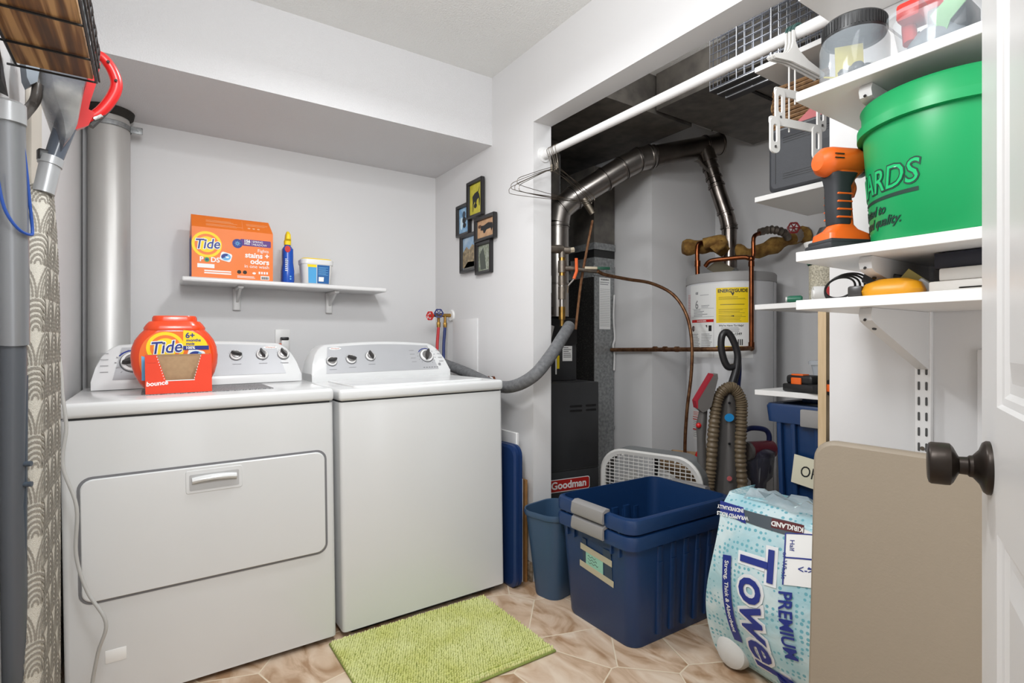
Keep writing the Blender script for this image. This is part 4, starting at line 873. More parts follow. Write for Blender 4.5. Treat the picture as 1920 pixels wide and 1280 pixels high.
def clip_hanger(y, rz, tiers, lb, lz):
    o = thing('clip_hanger', lb, 'hanger', (RX, y, RZ), (0, 0, rz), group='white hangers at the near end of the closet rod')
    m = MB(M('hook_green_grip', '41605c', .5)); hk = [(.0195*math.cos(a), .0195*math.sin(a)) for a in [math.radians(-20+i*20) for i in range(11)]]
    X = fr((0, .002, 0), (1, 0, 0), (0, 0, 1))
    m.prism([(x*1.0, z*1.0) for x, z in hk]+[(x*1.3, z*1.3) for x, z in hk[::-1]], .004, X); m.build('hook', o)
    m = MB(hp_m)
    m.prism([(-.0255, .0), (-.0190, .0), (-.016, -.03), (-.004, -.052), (.030, -.074), (.088, -.098), (.090, -.104), (.086, -.110), (.02, -.096), (-.03, -.086), (-.085, -.086), (-.092, -.081), (-.088, -.074), (-.045, -.066), (-.030, -.05), (-.025, -.03)], .005, X)
    m.build('arms', o)
    if tiers:
        m = MB(hp_m)
        for x in (-.012, .010): m.cyl((x, 0, -.08), (x, 0, -.19 if x > 0 else -.27), .0022, n=8)
        m.build('suspension_rods', o)
    for k in range(tiers):
        z = -.165-.085*k; yo = -.006*k; xo = .025*(1-k); m = MB(hp_m)
        m.prism(rrect(.185, .022, .006, 3, xo, z), .004, fr((0, yo, 0), (1, 0, 0), (0, 0, 1)))
        bar = m.build('clip_bar', o)
        for x in (-.078+xo, .078+xo):
            m = MB(hp_m)
            L0 = [(a, yo, b) for a, b in rrect(.034, .095, .015, 6, x, z-.042)]; L1 = [(a, yo, b) for a, b in rrect(.014, .045, .006, 4, x, z-.035)]
            Y = fr((0, yo-.004, 0), (1, 0, 0), (0, 0, 1)); n = 28
            def ring(cx, cz, w, h, r): return rrect(w, h, r, 6, cx, cz)
            a_ = ring(x, z-.042, .034, .095, .015); b_ = ring(x, z-.036, .014, .048, .006)
            m.loft([[(p[0], p[1], .0) for p in a_], [(p[0], p[1], .005) for p in a_], [(p[0], p[1], .005) for p in b_], [(p[0], p[1], 0) for p in b_]], Y, ring=True, smooth=False)
            m.use(knob_d).cyl((x, yo-.010, z-.076), (x, yo-.0095, z-.070), .003, n=6)
            m.build('clip', bar)
clip_hanger(.792, -.25, 0, 'white hanger without clips hooked closest to the jar', 0)
clip_hanger(.802, -.24, 0, 'middle of the white hangers with green grips on the rod', 0)
clip_hanger(.812, -.22, 2, 'white tiered hanger with four dangling clips on the rod', 0)

# ============================================================ RIGHT WALL SHELVES
XF = 1.105
st_ = MB(white_m).box(XR-.014, XR, .468, .498, .55, 1.86, .001, 1)
st_.use(M('slot_dark', '4a4a4a', .6))
for i in range(38):
    z = .60+i*.0335
    for y in (.476, .490): st_.prism(rrect(.0042, .019, .002, 2, -y, z), .0008, FX(XR-.0142, 0, 0))
st_.use(chrome).prism(ell(.009, .009, 12, -.483, .832), .002, FX(XR-.0142, 0, 0))
tag(st_.build('shelf_standard'), 'white double-slotted upright rail on the right wall', 'shelf rail')
for zt, lb, y1 in ((1.578, 'upper white shelf on the right wall holding the jars', .600), (1.249, 'middle white shelf on the right wall under the green bucket', .600), (1.150, 'lower white shelf on the right wall with cord and tape measure', .600), (1.86, 'topmost white shelf board above the jars', .66)):
    r = thing('bracket_shelf', lb, 'shelf', (1.26, .2, zt-.02), group='shelves on the right wall', world=True)
    top = zt > 1.7
    MB(shelfw).box(XF-(0 if not top else -.12), XR-.002, -.45, y1, zt-.02, zt, .0012, 1).build('board', r)
    if not top:
        m = MB(M('bracket_white', 'd5d4d3', .35)); z = zt-.0205
        pf = [(XR-.014, z), (XF+.035, z), (XF+.030, z-.012), (XF+.034, z-.024), (XF+.046, z-.030), (XR-.014, z-(.045 if zt > 1.5 else .077 if zt > 1.2 else .125))]
        n_ = len(pf)
        m.loft([[(x, y, q) for x, q in pf] for y in (.472, .494)], smooth=False)
        m.use(black).cyl((XF+.0315, .483, z-.022), (XF+.029, .483, z-.024), .0025, n=8).cyl((XF+.07, .483, z-.0385), (XF+.069, .483, z-.0405), .004, n=8)
        m.build('bracket', r)
# bucket
bk = thing('green_bucket', 'big bright green plastic bucket with black lettering', 'bucket', (1.245, .374, 1.2495))
m = MB(green)
m.lathe([(.0001, 0), (.128, 0), (.133, .006), (.147, .210), (.147, .212), (.157, .212), (.157, .229), (.149, .231), (.150, .262), (.152, .266), (.149, .267), (.147, .262), (.144, .21), (.130, .01), (.0001, .008)], n=72)
m.box(-.014, .014, -.165, -.150, .225, .25, .003, X=Matrix.Rotation(-.45, 4, 'Z'))
m.build('bucket_body', bk)
def bwarp(a0, z0):
    def f(v):
        a = math.radians(a0)+v.x/.142; z = z0+v.y; r = .133+.014*z/.21+.0006+v.z; return Vector((r*math.cos(a), r*math.sin(a), z))
    return f
A = 196
m = MB(M('bucket_ink', '10352a', .5)); R = Matrix.Rotation(.14, 4, 'Z')
def bt2(t, s, a0, z0, rot, **k):
    Rm = Matrix.Rotation(rot, 4, 'Z'); w = bwarp(a0, z0); return m.text(t, s, Matrix(), warp=lambda v: w(Rm @ v), **k)
bt2('MENARDS', .058, A-21, .112, 0, bold=.045, shear=.18, sx=.92, align='RIGHT')
m.use(M('bucket_ink_fill', '17b56c', .3)); bt2('MENARDS', .058, A-21, .112, 0, bold=.0, shear=.18, sx=.92, ext=.0009, align='RIGHT')
m.use(MATS['bucket_ink']); m.loft([[bwarp(A-21, .081)(Vector((x, .004*math.cos(x*8), 0))) for x in [-.24+.01*i for i in range(25)]], [bwarp(A-21, .081)(Vector((x, -.003, 0))) for x in [-.24+.01*i for i in range(25)]]], closed=False, caps=False)
bt2('Dedicated to', .024, A-48, .060, 0, shear=.45, bold=.015, align='RIGHT'); bt2('service and quality.', .024, A-34, .038, 0, shear=.45, bold=.015, align='RIGHT')
m.build('lettering', bk)
# drill
dl = thing('cordless_drill', 'orange and black cordless drill standing on the shelf beside the bucket', 'drill', (1.198, .550, 1.2495), (0, 0, math.radians(-24)))   # local x: towards the chuck
m = MB(rubber); m.box(-.062, .050, -.038, .038, 0, .016, .004).box(-.058, .052, -.034, .034, .012, .024, .004); m.build('battery_foot', dl)
m = MB(orangep); m.loft([[(x+o, y, z) for x, y in rrect(w, d, .012, 3)] for z, w, d, o in ((.020, .100, .062, -.006), (.036, .096, .058, -.006), (.046, .060, .044, -.008), (.056, .046, .036, -.008), (.085, .046, .034, -.010), (.12, .046, .034, -.012), (.150, .052, .036, -.008), (.166, .070, .046, 0))])
prof = [(.0001, -.062), (.018, -.061), (.028, -.050), (.031, -.035), (.031, .02), (.027, .030), (.026, .045), (.0001, .046)]
m.lathe(prof, T((0, 0, .186)) @ Matrix.Rotation(PI/2, 4, 'Y'), 28)
m.build('housing', dl)
m = MB(rubber)
m.loft([[(x-.012+o, y, z) for x, y in rrect(w, d, .013, 4)] for z, w, d, o in ((.056, .040, .0375, 0), (.060, .042, .0385, 0), (.10, .043, .040, -.002), (.135, .044, .040, -.002), (.150, .052, .044, 0), (.160, .06, .048, .002), (.164, .06, .04, .002))])
m.use(orangep)
for z in (.070, .086, .102, .118): m.box(-.030, .004, -.0208, .0208, z-.0016, z+.0022, .001, 1)
m.use(black)
for z in (.186, .194): m.prism(rrect(.022, .0022, .001, 1, -.036, z), .001, FY(0, -.031, 0))
m.build('rubber_grip', dl)
m = MB(knob_d); m.lathe([(.0275, .028), (.0275, .044), (.022, .05), (.020, .078), (.014, .090), (.005, .094)], T((0, 0, .186)) @ Matrix.Rotation(PI/2, 4, 'Y'), 24); m.build('chuck', dl)
m = MB(orangep); m.tube([(.016, 0, .150), (.022, 0, .135), (.017, 0, .118)], .007, 8); m.build('trigger', dl)
# jar with black lid
ja = thing('clear_jar', 'big clear plastic jar with a ridged black lid full of packets', 'jar', (1.205, .533, 1.5785))
MB(clear).lathe([(.052, 0), (.060, .006), (.062, .02), (.062, .095), (.058, .108), (.052, .112)], n=40).build('jar_body', ja)
m = MB(black); m.lathe([(.056, .108), (.0575, .112), (.0575, .138), (.054, .142), (.0001, .142)], n=40)
for i in range(56): m.bb((0, 0, 0), (.0018, .0022, .022), X=Matrix.Rotation(2*PI*i/56, 4, 'Z') @ T((.0578, 0, .125)))
m.build('lid', ja)
pk = M('packet_yellow', 'c4b43a', .4, c2='d3c85a', ns=20)
m = MB(pk); 
for (cx, cy, cz, w, h, ry, rz) in ((-.012, .004, .062, .05, .07, .15, .6), (.004, -.015, .040, .055, .06, .9, .2), (-.012, .02, .035, .04, .06, 1.1, 1.0)):
    m.bb((0, 0, 0), (.003, w, h), X=T((cx, cy, cz)) @ Matrix.Rotation(rz, 4, 'Z') @ Matrix.Rotation(ry, 4, 'Y'))
m.use(knob_d)
for i in range(16): a = i*2.4; m.sph((.035*math.cos(a)*random.random(), .035*math.sin(a)*random.random(), .018+.02*random.random()), .011+.004*random.random(), n=5)
m.use(wplast)
for i in range(7): a = i*2.1; m.cyl((.03*math.cos(a), .03*math.sin(a), .02), (.02*math.cos(a+1), .03*math.sin(a+1), .05), .006, n=6)
tag(m, ) if 0 else None
m.build('packets', ja)
# clear food containers
def fcont(x, y, s, lb, stuff):
    f = thing('clear_container', lb, 'container', (x, y, 1.5785))
    MB(clear if stuff else frost).loft([[(a, b, z) for a, b in rrect(w*s, w*s*.8, .04*s, 5)] for z, w in ((0, .11), (.006, .125), (.085*s, .15), (.088*s, .168), (.095*s, .168))], caps=False).box(-.055*s, .055*s, -.04*s, .04*s, 0, .002).build('tub', f)
    if stuff:
        m = MB(M('tool_red', 'c8281c', .35)); m.tube([(-.03, .035, .05), (-.02, .04, .10), (0, .03, .125), (.03, .01, .13)], .012, 10).box(-.06, .0, .01, .05, .085, .12, .008)
        m.use(M('tool_lime', '8dbf8a', .5)).prism([(-.03, .02), (.0, .045), (.03, .03), (.0, .0), (-.01, -.03)], .002, FX(-.04, -.03, .06)).use(M('grey_bag', '8f959b', .4)).sph((0, 0, .04), .045, sc=(1.1, 1.1, .8)).use(wplast).sph((-.02, .02, .03), .02, sc=(1, 1, .8))
        m.use(knob_d).box(-.03, .045, -.05, .01, .05, .10, .005)
        m.build('contents', f)
fcont(1.225, .395, 1.0, 'clear tub with red and green tool bits next to the big jar', True)
fcont(1.205, .262, .85, 'frosted tub beside the door at the right end of the upper shelf', False)
# objects on the lower right shelf
ch = thing('charger', 'black charger with a coiled cord on the lower right wall shelf', 'charger', (1.255, .535, 1.1505))
m = MB(black); m.box(-.025, .025, -.04, .03, .03, .062, .005, X=T((0, -.02, 0)) @ Matrix.Rotation(.35, 4, 'X')).box(-.03, .03, -.05, .01, .0, .02, .004)
m.build('charger_body', ch)
m = MB(black)
for k in range(4):
    r = .030+.005*k; m.tube([(-.03+.01*k+r*.5*math.sin(a)*.6, .035+r*math.cos(a), .030+r*.75*math.sin(a)) for a in [2*PI*i/10 for i in range(10)]], .0022, 6, closed=True)
m.use(wplast).box(-.035, -.02, -.0, .014, .002, .016, .002)
m.build('cord', ch)
mt = thing('measuring_tool', 'yellow rounded tool with a dark end lying on the lower right wall shelf', 'tool', (1.185, .455, 1.1505), (0, 0, .15))
MB(M('tool_yellow', 'd8940f', .4)).loft([[(x, y+.0, z) for x, y in rrect(w, d, .025, 5)] for z, w, d in ((0, .07, .095), (.012, .075, .10), (.026, .065, .088), (.034, .04, .05))]).build('shell', mt)
MB(knob_d).box(-.028, .028, .045, .070, 0, .024, .004).build('nose', mt)
bl = thing('blister_card', 'small blister-packed card leaning behind the yellow tool', 'packet', (1.215, .395, 1.1505), (0, -.15, 0))
m = MB(M('card_olive', 'a19656', .5)); m.box(0, .002, -.013, .013, 0, .068, X=Matrix.Rotation(-.85, 4, 'X') @ T((0, 0, .0))); m.build('card', bl)
m = MB(frost); m.box(-.010, 0, -.014, .014, .008, .04, .004, X=Matrix.Rotation(-.85, 4, 'X')); m.build('blister', bl)
tag(MB(M('black_box_card', '1d1e2b', .35)).box(1.20, 1.36, .20, .395, 1.1975, 1.227, .002).build('black_box'), 'flat black box on top of the paper packs beside the door', 'box')
for k, lb in enumerate(('lower white paper-wrapped pack on the shelf beside the door', 'upper white wrapped pack between the lower one and the black box')):
    tag(MB(M('paper_wrap', 'd0ccc6', .4, bump=.4, bs=25)).box(1.175+.01*k, 1.36, .19, .395-.012*k, 1.1505+k*.0235, 1.173+k*.0235, .003).use(M('wrap_brown', '9a7a6a', .6)).box(1.174, 1.1755, .20, .35, 1.158, 1.160).build('wrapped_pack'), lb, 'pack', 'wrapped packs beside the door')

# ============================================================ DOOR
P0 = Vector((.936, .254)); ang = math.atan2(-.377, -.926)
do = MB(M('door_paint', 'dedddc', .35)); W, HD, TD = .74, 2.03, .035
X = T((P0.x, P0.y, .01)) @ Matrix.Rotation(ang, 4, 'Z')              # local x: towards the hinge; the seen face looks to -y or +y
sgn = -1
def dp(x, o, z): return (x, o, z)
pan = [(.11, .345, .20, .825), (.395, .63, .20, .825), (.11, .345, .975, 1.62), (.395, .63, .975, 1.62), (.11, .345, 1.74, 1.92), (.395, .63, 1.74, 1.92)]
xs_ = sorted({0, W}|{v for p_ in pan for v in p_[:2]}); zs_ = sorted({0, HD}|{v for p_ in pan for v in p_[2:]})
for f in (0, TD):
    for i in range(len(xs_)-1):
        for j in range(len(zs_)-1):
            c_ = ((xs_[i]+xs_[i+1])/2, (zs_[j]+zs_[j+1])/2)
            q = [(xs_[i], f, zs_[j]), (xs_[i+1], f, zs_[j]), (xs_[i+1], f, zs_[j+1]), (xs_[i], f, zs_[j+1])]
            if not any(p_[0] < c_[0] < p_[1] and p_[2] < c_[1] < p_[3] for p_ in pan): do.add(q, [(0, 1, 2, 3)] if f == 0 else [(3, 2, 1, 0)], X)
    for p_ in pan:
        s = 1 if f == 0 else -1
        L = lambda i, d: [(x, f+s*d, z) for x, z in ((p_[0]+i, p_[2]+i), (p_[1]-i, p_[2]+i), (p_[1]-i, p_[3]-i), (p_[0]+i, p_[3]-i))]
        ll = [L(0, 0), L(.004, .004), L(.012, .005), L(.018, .009), L(.030, .009), L(.055, .003)]
        do.loft(ll, X, caps=False, smooth=False); do.add(ll[-1], [(0, 1, 2, 3)] if f == 0 else [(3, 2, 1, 0)], X)
do.loft([[(0, 0, 0), (W, 0, 0), (W, 0, HD), (0, 0, HD)], [(0, TD, 0), (W, TD, 0), (W, TD, HD), (0, TD, HD)]], X, caps=False, smooth=False)
dr1 = thing('door_1', 'white panelled door standing open at the right with a dark bronze knob', 'door', (P0.x, P0.y, .01), world=True); dr1['kind'] = 'structure'
for k_ in ('label', 'category'): del dr1[k_]
do.build('door_leaf', dr1)
m = MB(bronze)
for s, y in ((1, TD), (-1, 0)):
    K_ = X @ T((.062, y, .894)) @ Matrix.Rotation(-s*PI/2, 4, 'X') @ Matrix.Diagonal((1, 1, .84, 1))
    m.lathe([(.0335, 0), (.0335, .004), (.031, .008), (.022, .012), (.014, .020), (.0135, .024), (.0115, .026), (.011, .036), (.014, .038), (.023, .043), (.0268, .047), (.0272, .052), (.0272, .070), (.0255, .073), (.021, .0745), (.0001, .075)], K_, 48)
m.use(chrome).bb((0, 0, 0), (.0016, .001, .005), X=X @ T((.051, TD+.031, .886)))
m.build('knob', dr1)
# folding table leaning on the wall
ft = thing('folding_table', 'tan folding table top standing on edge against the right wall', 'folding table', (1.224, .170, 0), (0, math.radians(2.6), 0))
m = MB(tan); 
m.loft([[(x, y, z) for y, z in rrect(.95-2*i, .845-2*i, .045, 6, 0, .4225)] for x, i in ((.022, .0), (.006, 0), (0, .003), (-.003, .008))]); m.build('table_top', ft)
m = MB(galv); m.tube([(.035, -.38, .1), (.035, .38, .1), (.035, .38, .7), (.035, -.38, .7)], .011, 10, spline=False, closed=True); m.build('folded_legs', ft)
# ============================================================ LEFT WALL
# ironing board with printed cover
ib = thing('ironing_board', 'upright ironing board in a grey and cream scalloped cover on the left wall', 'ironing board', (-.205, 1.56, .03), world=True)
def bhalf(z):                                        # half width at height z
    zt, z0 = 1.415, .9
    if z < z0: return .150
    t = (z-z0)/(zt-z0); return max(.004, .150*(1-t**2.6)**.62)
yc = 1.566
def bsec(z, off=0, n=22):
    h = bhalf(z); out = []
    for i in range(n+1):                              # open loop around the near edge and the seen face
        u = i/n; out.append(bpt(u, z, off))
    return out
def bpt(u, z, off=0):
    h = bhalf(z); r = min(.024, h*.9)
    # path: back of near edge -> round near edge -> face -> far edge
    segs = [(.018, 'a'), (PI*r*.75, 'b'), (2*h-2*r, 'c'), (.03, 'd')]
    L = sum(s[0] for s in segs); d = u*L
    ys = yc-h; xf = -.180
    if d < .018: p_ = Vector((xf-r*1.9-.018+d, ys+r*.55, z)); nn = Vector((-.2, -1, 0)); return p_+nn.normalized()*off
    d -= .018
    if d < PI*r*.75:
        a = d/(PI*r*.75); q = PI*1.0+a*(-PI)      # angle sweep
        t = a*PI/2*1.0; cx = xf-r; cy = ys+r
        an = PI*1.5-PI*.15+t*1.15
        nn = Vector((math.cos(an), math.sin(an), 0)); return Vector((cx, cy, z))+nn*(r+off)
    d -= PI*r*.75
    if d < 2*h-2*r: return Vector((xf+off, ys+r+d, z+.0))
    d -= 2*h-2*r
    return Vector((xf+off-d*.8, ys+2*h-r+d*.4, z))
cov = M('cover_cream', 'cbc6ba', .85, bump=.4, bs=500)
m = MB(cov); ZZ = [.05+i*.02 for i in range(66)]+[1.36, 1.375, 1.388, 1.398, 1.406, 1.411]
m.loft([bsec(z) for z in ZZ], closed=False, caps=False)
m.loft([[(x, yc+(y)*bhalf(z)/.15, z) for x, y in ((-.236, -.12), (-.205, -.135), (-.190, -.1), (-.190, .14), (-.236, .14))] for z in (.05, .6, .9, 1.2, 1.35, 1.40)])
cover = m.build('fabric_cover', ib)
m = MB(M('cover_grey_print', '8e887e', .85)); random.seed(3)
SW, SH = .105, .095
z = .06
seen = 0
row = 0
while z < 1.42:
    for k in range(-1, 5):
        ucx = k*SW+(SW/2 if row % 2 else 0)
        for ring in range(1, 8):
            rr = ring*SW/2/7.2; nd = max(3, int(PI*rr/.0056))
            for j in range(nd):
                a = PI*(j+.5)/nd; u_ = ucx+rr*math.cos(a); zz = z+rr*math.sin(a)*1.45
                # hidden by the scallop below/in front
                hid = False
                for dk in (-.5, .5):
                    ddx = u_-(ucx+dk*SW); ddz = (zz-(z-SH*.0)-0)/1.45
                    if False: hid = True
                zb_ = z+SH*.72
                for dk in (-.5, .5):
                    if ((u_-ucx-dk*SW)**2+((zz-zb_)/1.45)**2)**.5 < SW/2*1.02 and zz > zb_: hid = True
                if hid or zz > 1.402 or zz < .055: continue
                Ltot = .018+PI*min(.024, bhalf(zz)*.9)*.75+2*bhalf(zz)-2*min(.024, bhalf(zz)*.9)+.03
                ctr = Ltot/2; u = (u_-.19+ctr)/Ltot if False else u_/Ltot
                if u < .0 or u > 1: continue
                du = .0033/Ltot; dz = .0016; vs_ = []
                for q in range(6):
                    b_ = q*PI/3+.3; c_, s_ = math.cos(b_), math.sin(b_); ta = a+PI/2
                    ax = c_*1.25*math.cos(ta)-s_*.75*math.sin(ta); az = c_*1.25*math.sin(ta)+s_*.75*math.cos(ta)
                    vs_.append(bpt(min(1, max(0, u+ax*du)), min(1.405, zz+az*.0038), .0006))
                m.add(vs_, [tuple(range(6))]); seen += 1
    z += SH*.72; row += 1
m.build('scallop_print', cover)
tag_o = MB(M('leg_slate', '3a434e', .45, c2='434d58', ns=8))
tag_o.tube([(-.222, 1.395, 1.02), (-.228, 1.44, .62), (-.232, 1.475, .05)], .013, 10, spline=False).tube([(-.205, 1.375, 1.00), (-.212, 1.41, .62), (-.222, 1.455, .05)], .011, 10, spline=False)
for z in (.83, .79): tag_o.cyl((-.205, 1.385+(.83-z)*.1, z), (-.190, 1.38+(.83-z)*.1, z), .005, n=10)
tag_o.build('steel_leg', ib)
# grey wand with blue cord
wd = thing('cleaning_wand', 'long grey tube wand with a blue cord leaning at the far left', 'wand', (-.215, 1.36, .05), world=True)
m = MB(M('wand_grey', '8f9194', .3, metal=.4)); m.tube([(-.212, 1.305, 1.47), (-.211, 1.335, 1.25), (-.214, 1.365, 1.06)], .024, 16, spline=False)
m.use(M('wand_dark', '55595f', .35)).tube([(-.214, 1.365, 1.06), (-.220, 1.40, .75), (-.222, 1.44, .30), (-.222, 1.46, .05)], .020, 14, spline=False)
m.use(M('wand_cap', 'b9bbbd', .3, metal=.3)).cyl((-.212, 1.303, 1.455), (-.212, 1.301, 1.488), .0265, n=20).sph((-.212, 1.301, 1.488), .026, sc=(1, 1, .25))
m.use(M('wand_label', 'a3a5a8', .4)).box(-.205, -.185, 1.335, 1.338, 1.265, 1.30)
m.build('tube', wd)
m = MB(M('cord_blue', '1d4a9e', .5)); m.tube([(-.196, 1.292, 1.465), (-.190, 1.312, 1.40), (-.186, 1.326, 1.33), (-.183, 1.336, 1.275), (-.184, 1.325, 1.262), (-.198, 1.302, 1.268), (-.214, 1.290, 1.30), (-.223, 1.282, 1.36)], .0026, 8); m.build('cord', wd)
# stick vacuum on its mount
sv = thing('stick_vacuum', 'red and smoked grey stick vacuum hanging nose down on the left wall', 'vacuum cleaner', (-.13, 1.73, 1.40), world=True)
Fv = fr((-.0986, 1.570, 1.646), (.934, .356, 0), (0, 0, 1))   # u right in view, v up; metres, 1.35 mm per pixel, centre px (186,170)
def uv(px, py):
    d = 1.25+(px-186)*.000764; return ((px-186)*.00094, 1.06+(645-py)/1013*d-1.646)
def pl(*a): return [uv(*q) for q in a]
m = MB(M('dusty_clear_bin', '6d7078', .15, alpha=.72, c2='b5b5b2', ns=9, detail=6, ramp=(.42, .62)))
bodyp = pl((68, 118), (166, 128), (150, 170), (135, 245), (122, 268), (106, 290), (100, 250), (78, 185))
m.loft([[(cx+(x-cx)*k, cy+(y-cy)*k, z) for x, y in bodyp] for cx, cy in (uv(118, 190),) for z, k in ((-.040, .70), (-.034, .88), (-.015, 1.0), (.015, 1.0), (.034, .88), (.040, .70))], Fv)
m.build('dust_bin', sv)
m = MB(M('bin_neck', '5d6470', .25, alpha=.9)); m.tube([Fv @ Vector((*uv(128, 215), 0)), Fv @ Vector((*uv(113, 255), 0)), Fv @ Vector((*uv(97, 300), 0))], .017, 14, spline=False, rfn=lambda t: .021-.004*t).use(black).box(-.018, .018, -.012, .012, -.010, .010, .003, X=Fv @ T((*uv(88, 293), 0))); m.build('neck', sv)
m = MB(M('wand_silver', 'b4b6b8', .35, metal=.3)); m.tube([Fv @ Vector((*uv(94, 298), 0)), Fv @ Vector((*uv(84, 345), 0))] if 0 else [Fv @ Vector((*uv(94, 298), 0)), Fv @ Vector((*uv(84, 345), 0)), Fv @ Vector((*uv(80, 362), 0))], .0195, 16, spline=False).cyl(Fv @ Vector((*uv(95, 296), 0)), Fv @ Vector((*uv(91, 310), 0)), .022, n=20); m.build('wand', sv)
m = MB(red)
hl = [Fv @ Vector((*uv(a, b), 0)) for a, b in ((158, 110), (186, 104), (207, 122), (221, 148), (221, 168), (208, 190), (188, 210), (165, 222), (142, 228))]
m.tube(hl, .0115, 12, rfn=lambda t: .0095+.003*math.sin(PI*t))
m.loft([[(x, y, z) for x, y in pl((164, 128), (184, 122), (177, 155), (163, 195), (160, 208), (172, 214), (160, 238), (134, 246), (149, 182))] for z in (-.016, .016)], Fv)
m.use(knob_d).tube([Fv @ Vector((*uv(a, b), 0)) for a, b in ((224, 170), (212, 194), (190, 216), (168, 236))], .008, 8)
m.use(chrome).box(-.011, .011, -.004, .004, -.013, .013, .002, X=Fv @ T((*uv(180, 222), 0)) @ Matrix.Rotation(.7, 4, 'Z'))
for q in ((200, 119), (216, 154)): m.use(black).cyl(Fv @ Vector((*uv(*q), .012)), Fv @ Vector((*uv(*q), .0165)), .003, n=8)
m.build('handle', sv)
m = MB(M('mount_grey', '7d8791', .4)); m.loft([[(x, y, z) for x, y in pl((42, 108), (66, 112), (68, 135), (64, 158), (52, 164), (46, 150))] for z in (-.02, .02)], Fv)
m.use(M('mount_arm', '5a544f', .35)).tube([Fv @ Vector((*uv(70, 158), 0)), Fv @ Vector((*uv(66, 185), .0)), Fv @ Vector((*uv(50, 208), .02)), (-.208, 1.36, 1.482), (-.212, 1.315, 1.478)], .010, 10).use(MATS['mount_grey']).box(-.239, -.205, 1.50, 1.56, 1.68, 1.74, .004)
m.build('wall_mount', sv)
# wooden wire-rail shelf
ws2 = thing('wooden_rail_shelf', 'burnt wood wall shelf with black wire rails at the upper left', 'shelf', (-.16, 1.2, 1.60), world=True)
bw = bpy.data.materials.new('burnt_wood'); bw.use_nodes = True; nt = bw.node_tree; p = nt.nodes['Principled BSDF']; p.inputs['Roughness'].default_value = .5
tc = nt.nodes.new('ShaderNodeTexCoord'); mp = nt.nodes.new('ShaderNodeMapping'); mp.inputs['Scale'].default_value = (1, .035, .1); nt.links.new(tc.outputs['Object'], mp.inputs[0])
n1 = nt.nodes.new('ShaderNodeTexNoise'); n1.inputs['Scale'].default_value = 62; n1.inputs['Detail'].default_value = 3; nt.links.new(mp.outputs[0], n1.inputs[0])
n2 = nt.nodes.new('ShaderNodeTexNoise'); n2.inputs['Scale'].default_value = 16; nt.links.new(mp.outputs[0], n2.inputs[0])
ad = nt.nodes.new('ShaderNodeMath'); ad.operation = 'MULTIPLY_ADD'; ad.inputs[1].default_value = .65; ad.inputs[2].default_value = 0; nt.links.new(n1.outputs[0], ad.inputs[0])
ad2 = nt.nodes.new('ShaderNodeMath'); ad2.operation = 'MULTIPLY_ADD'; ad2.inputs[1].default_value = .5; nt.links.new(n2.outputs[0], ad2.inputs[0]); nt.links.new(ad.outputs[0], ad2.inputs[2])
cr = nt.nodes.new('ShaderNodeValToRGB'); e = cr.color_ramp.elements; e[0].position = .48; e[0].color = (*lin('5a3c25'), 1); e[1].position = .64; e[1].color = (*lin('cf9f68'), 1)
e3 = e.new(.56); e3.color = (*lin('86592f'), 1)
nt.links.new(ad2.outputs[0], cr.inputs[0]); nt.links.new(cr.outputs[0], p.inputs['Base Color'])
zb = 1.618; y1 = 1.44; y0 = .78; x0 = -.222; x1 = -.100
m = MB(bw); m.box(x0, x1, y0, y1, zb, zb+.014, .002, 1); m.build('board', ws2)
m = MB(black)
for y in (y1+.004, 1.335, 1.20, 1.06, .93): m.tube([(XL+.004, y, zb-.003), (x1+.006, y, zb-.003), (x1+.008, y, zb+.06)], .0024, 6, spline=False)
m.tube([(x0, y1+.004, zb-.003), (x0, y0, zb-.003)], .0024, 6, spline=False)
for k in range(0, 9):
    y = y1+.004-k*.082; m.tube([(x1+.004, y-.005, zb-.003), (x1+.010, y-.005, zb+.062), (x1+.010, y-.04, zb+.062), (x1+.004, y-.04, zb-.003)], .0022, 6, spline=False)
m.tube([(x1+.005, y1+.004, zb-.003), (x1+.005, y0, zb-.003)], .0026, 6, spline=False)
for k in range(3): m.tube([(x1+.010, y1+.004-.003*k, zb+.0+.028*k), (x1+.012, y0, zb+.028*k)], .002, 6, spline=False)
m.build('wire_rail', ws2)
m = MB(black); m.box(XL, XL+.006, 1.30, 1.32, 1.53, 1.66); m.loft([[(XL+.003, 1.305, 1.535), (XL+.018, 1.315, 1.535), (XL+.012, 1.315, 1.62), (XL+.003, 1.305, 1.62)], [(XL+.003, 1.385, 1.535), (XL+.016, 1.385, 1.53), (XL+.012, 1.395, 1.55), (XL+.003, 1.395, 1.56)]], smooth=False); m.build('bracket', ws2)
tag(MB(clear).lathe([(.03, 0), (.034, .01), (.034, .10), (.02, .13), (.02, .15)], T((-.145, 1.12, zb+.015)), 24).build('glass_bottle'), 'clear bottle standing behind the rail of the wooden shelf', 'bottle')
# white cable in front of the dryer
tag(MB(M('cable_grey', 'b9b8b5', .4)).tube([(-.232, 1.90, 1.13), (-.218, 1.895, 1.085), (-.202, 1.89, 1.01), (-.196, 1.88, .921), (-.188, 1.875, .835), (-.195, 1.87, .736), (-.165, 1.86, .623), (-.166, 1.86, .495), (-.142, 1.85, .394), (-.100, 1.83, .306), (-.118, 1.84, .223), (-.135, 1.85, .10), (-.13, 1.80, .008), (-.16, 1.70, .006)], .0045, 10).build('power_cable'), 'light grey cable dangling down the left front of the dryer', 'cable')
tag(MB(M('mop_yellow', 'b8a24a', .6)).lathe([(.0001, 0), (.085, .0), (.095, .012), (.085, .024), (.0001, .026)], fr((-.234, 1.345, .300), (0, 1, 0), (0, 0, 1)), 28).cyl((-.222, 1.345, .0), (-.222, 1.345, .24), .010).build('round_pad_mop'), 'round dull yellow pad on a short stick at the lower left corner', 'mop')
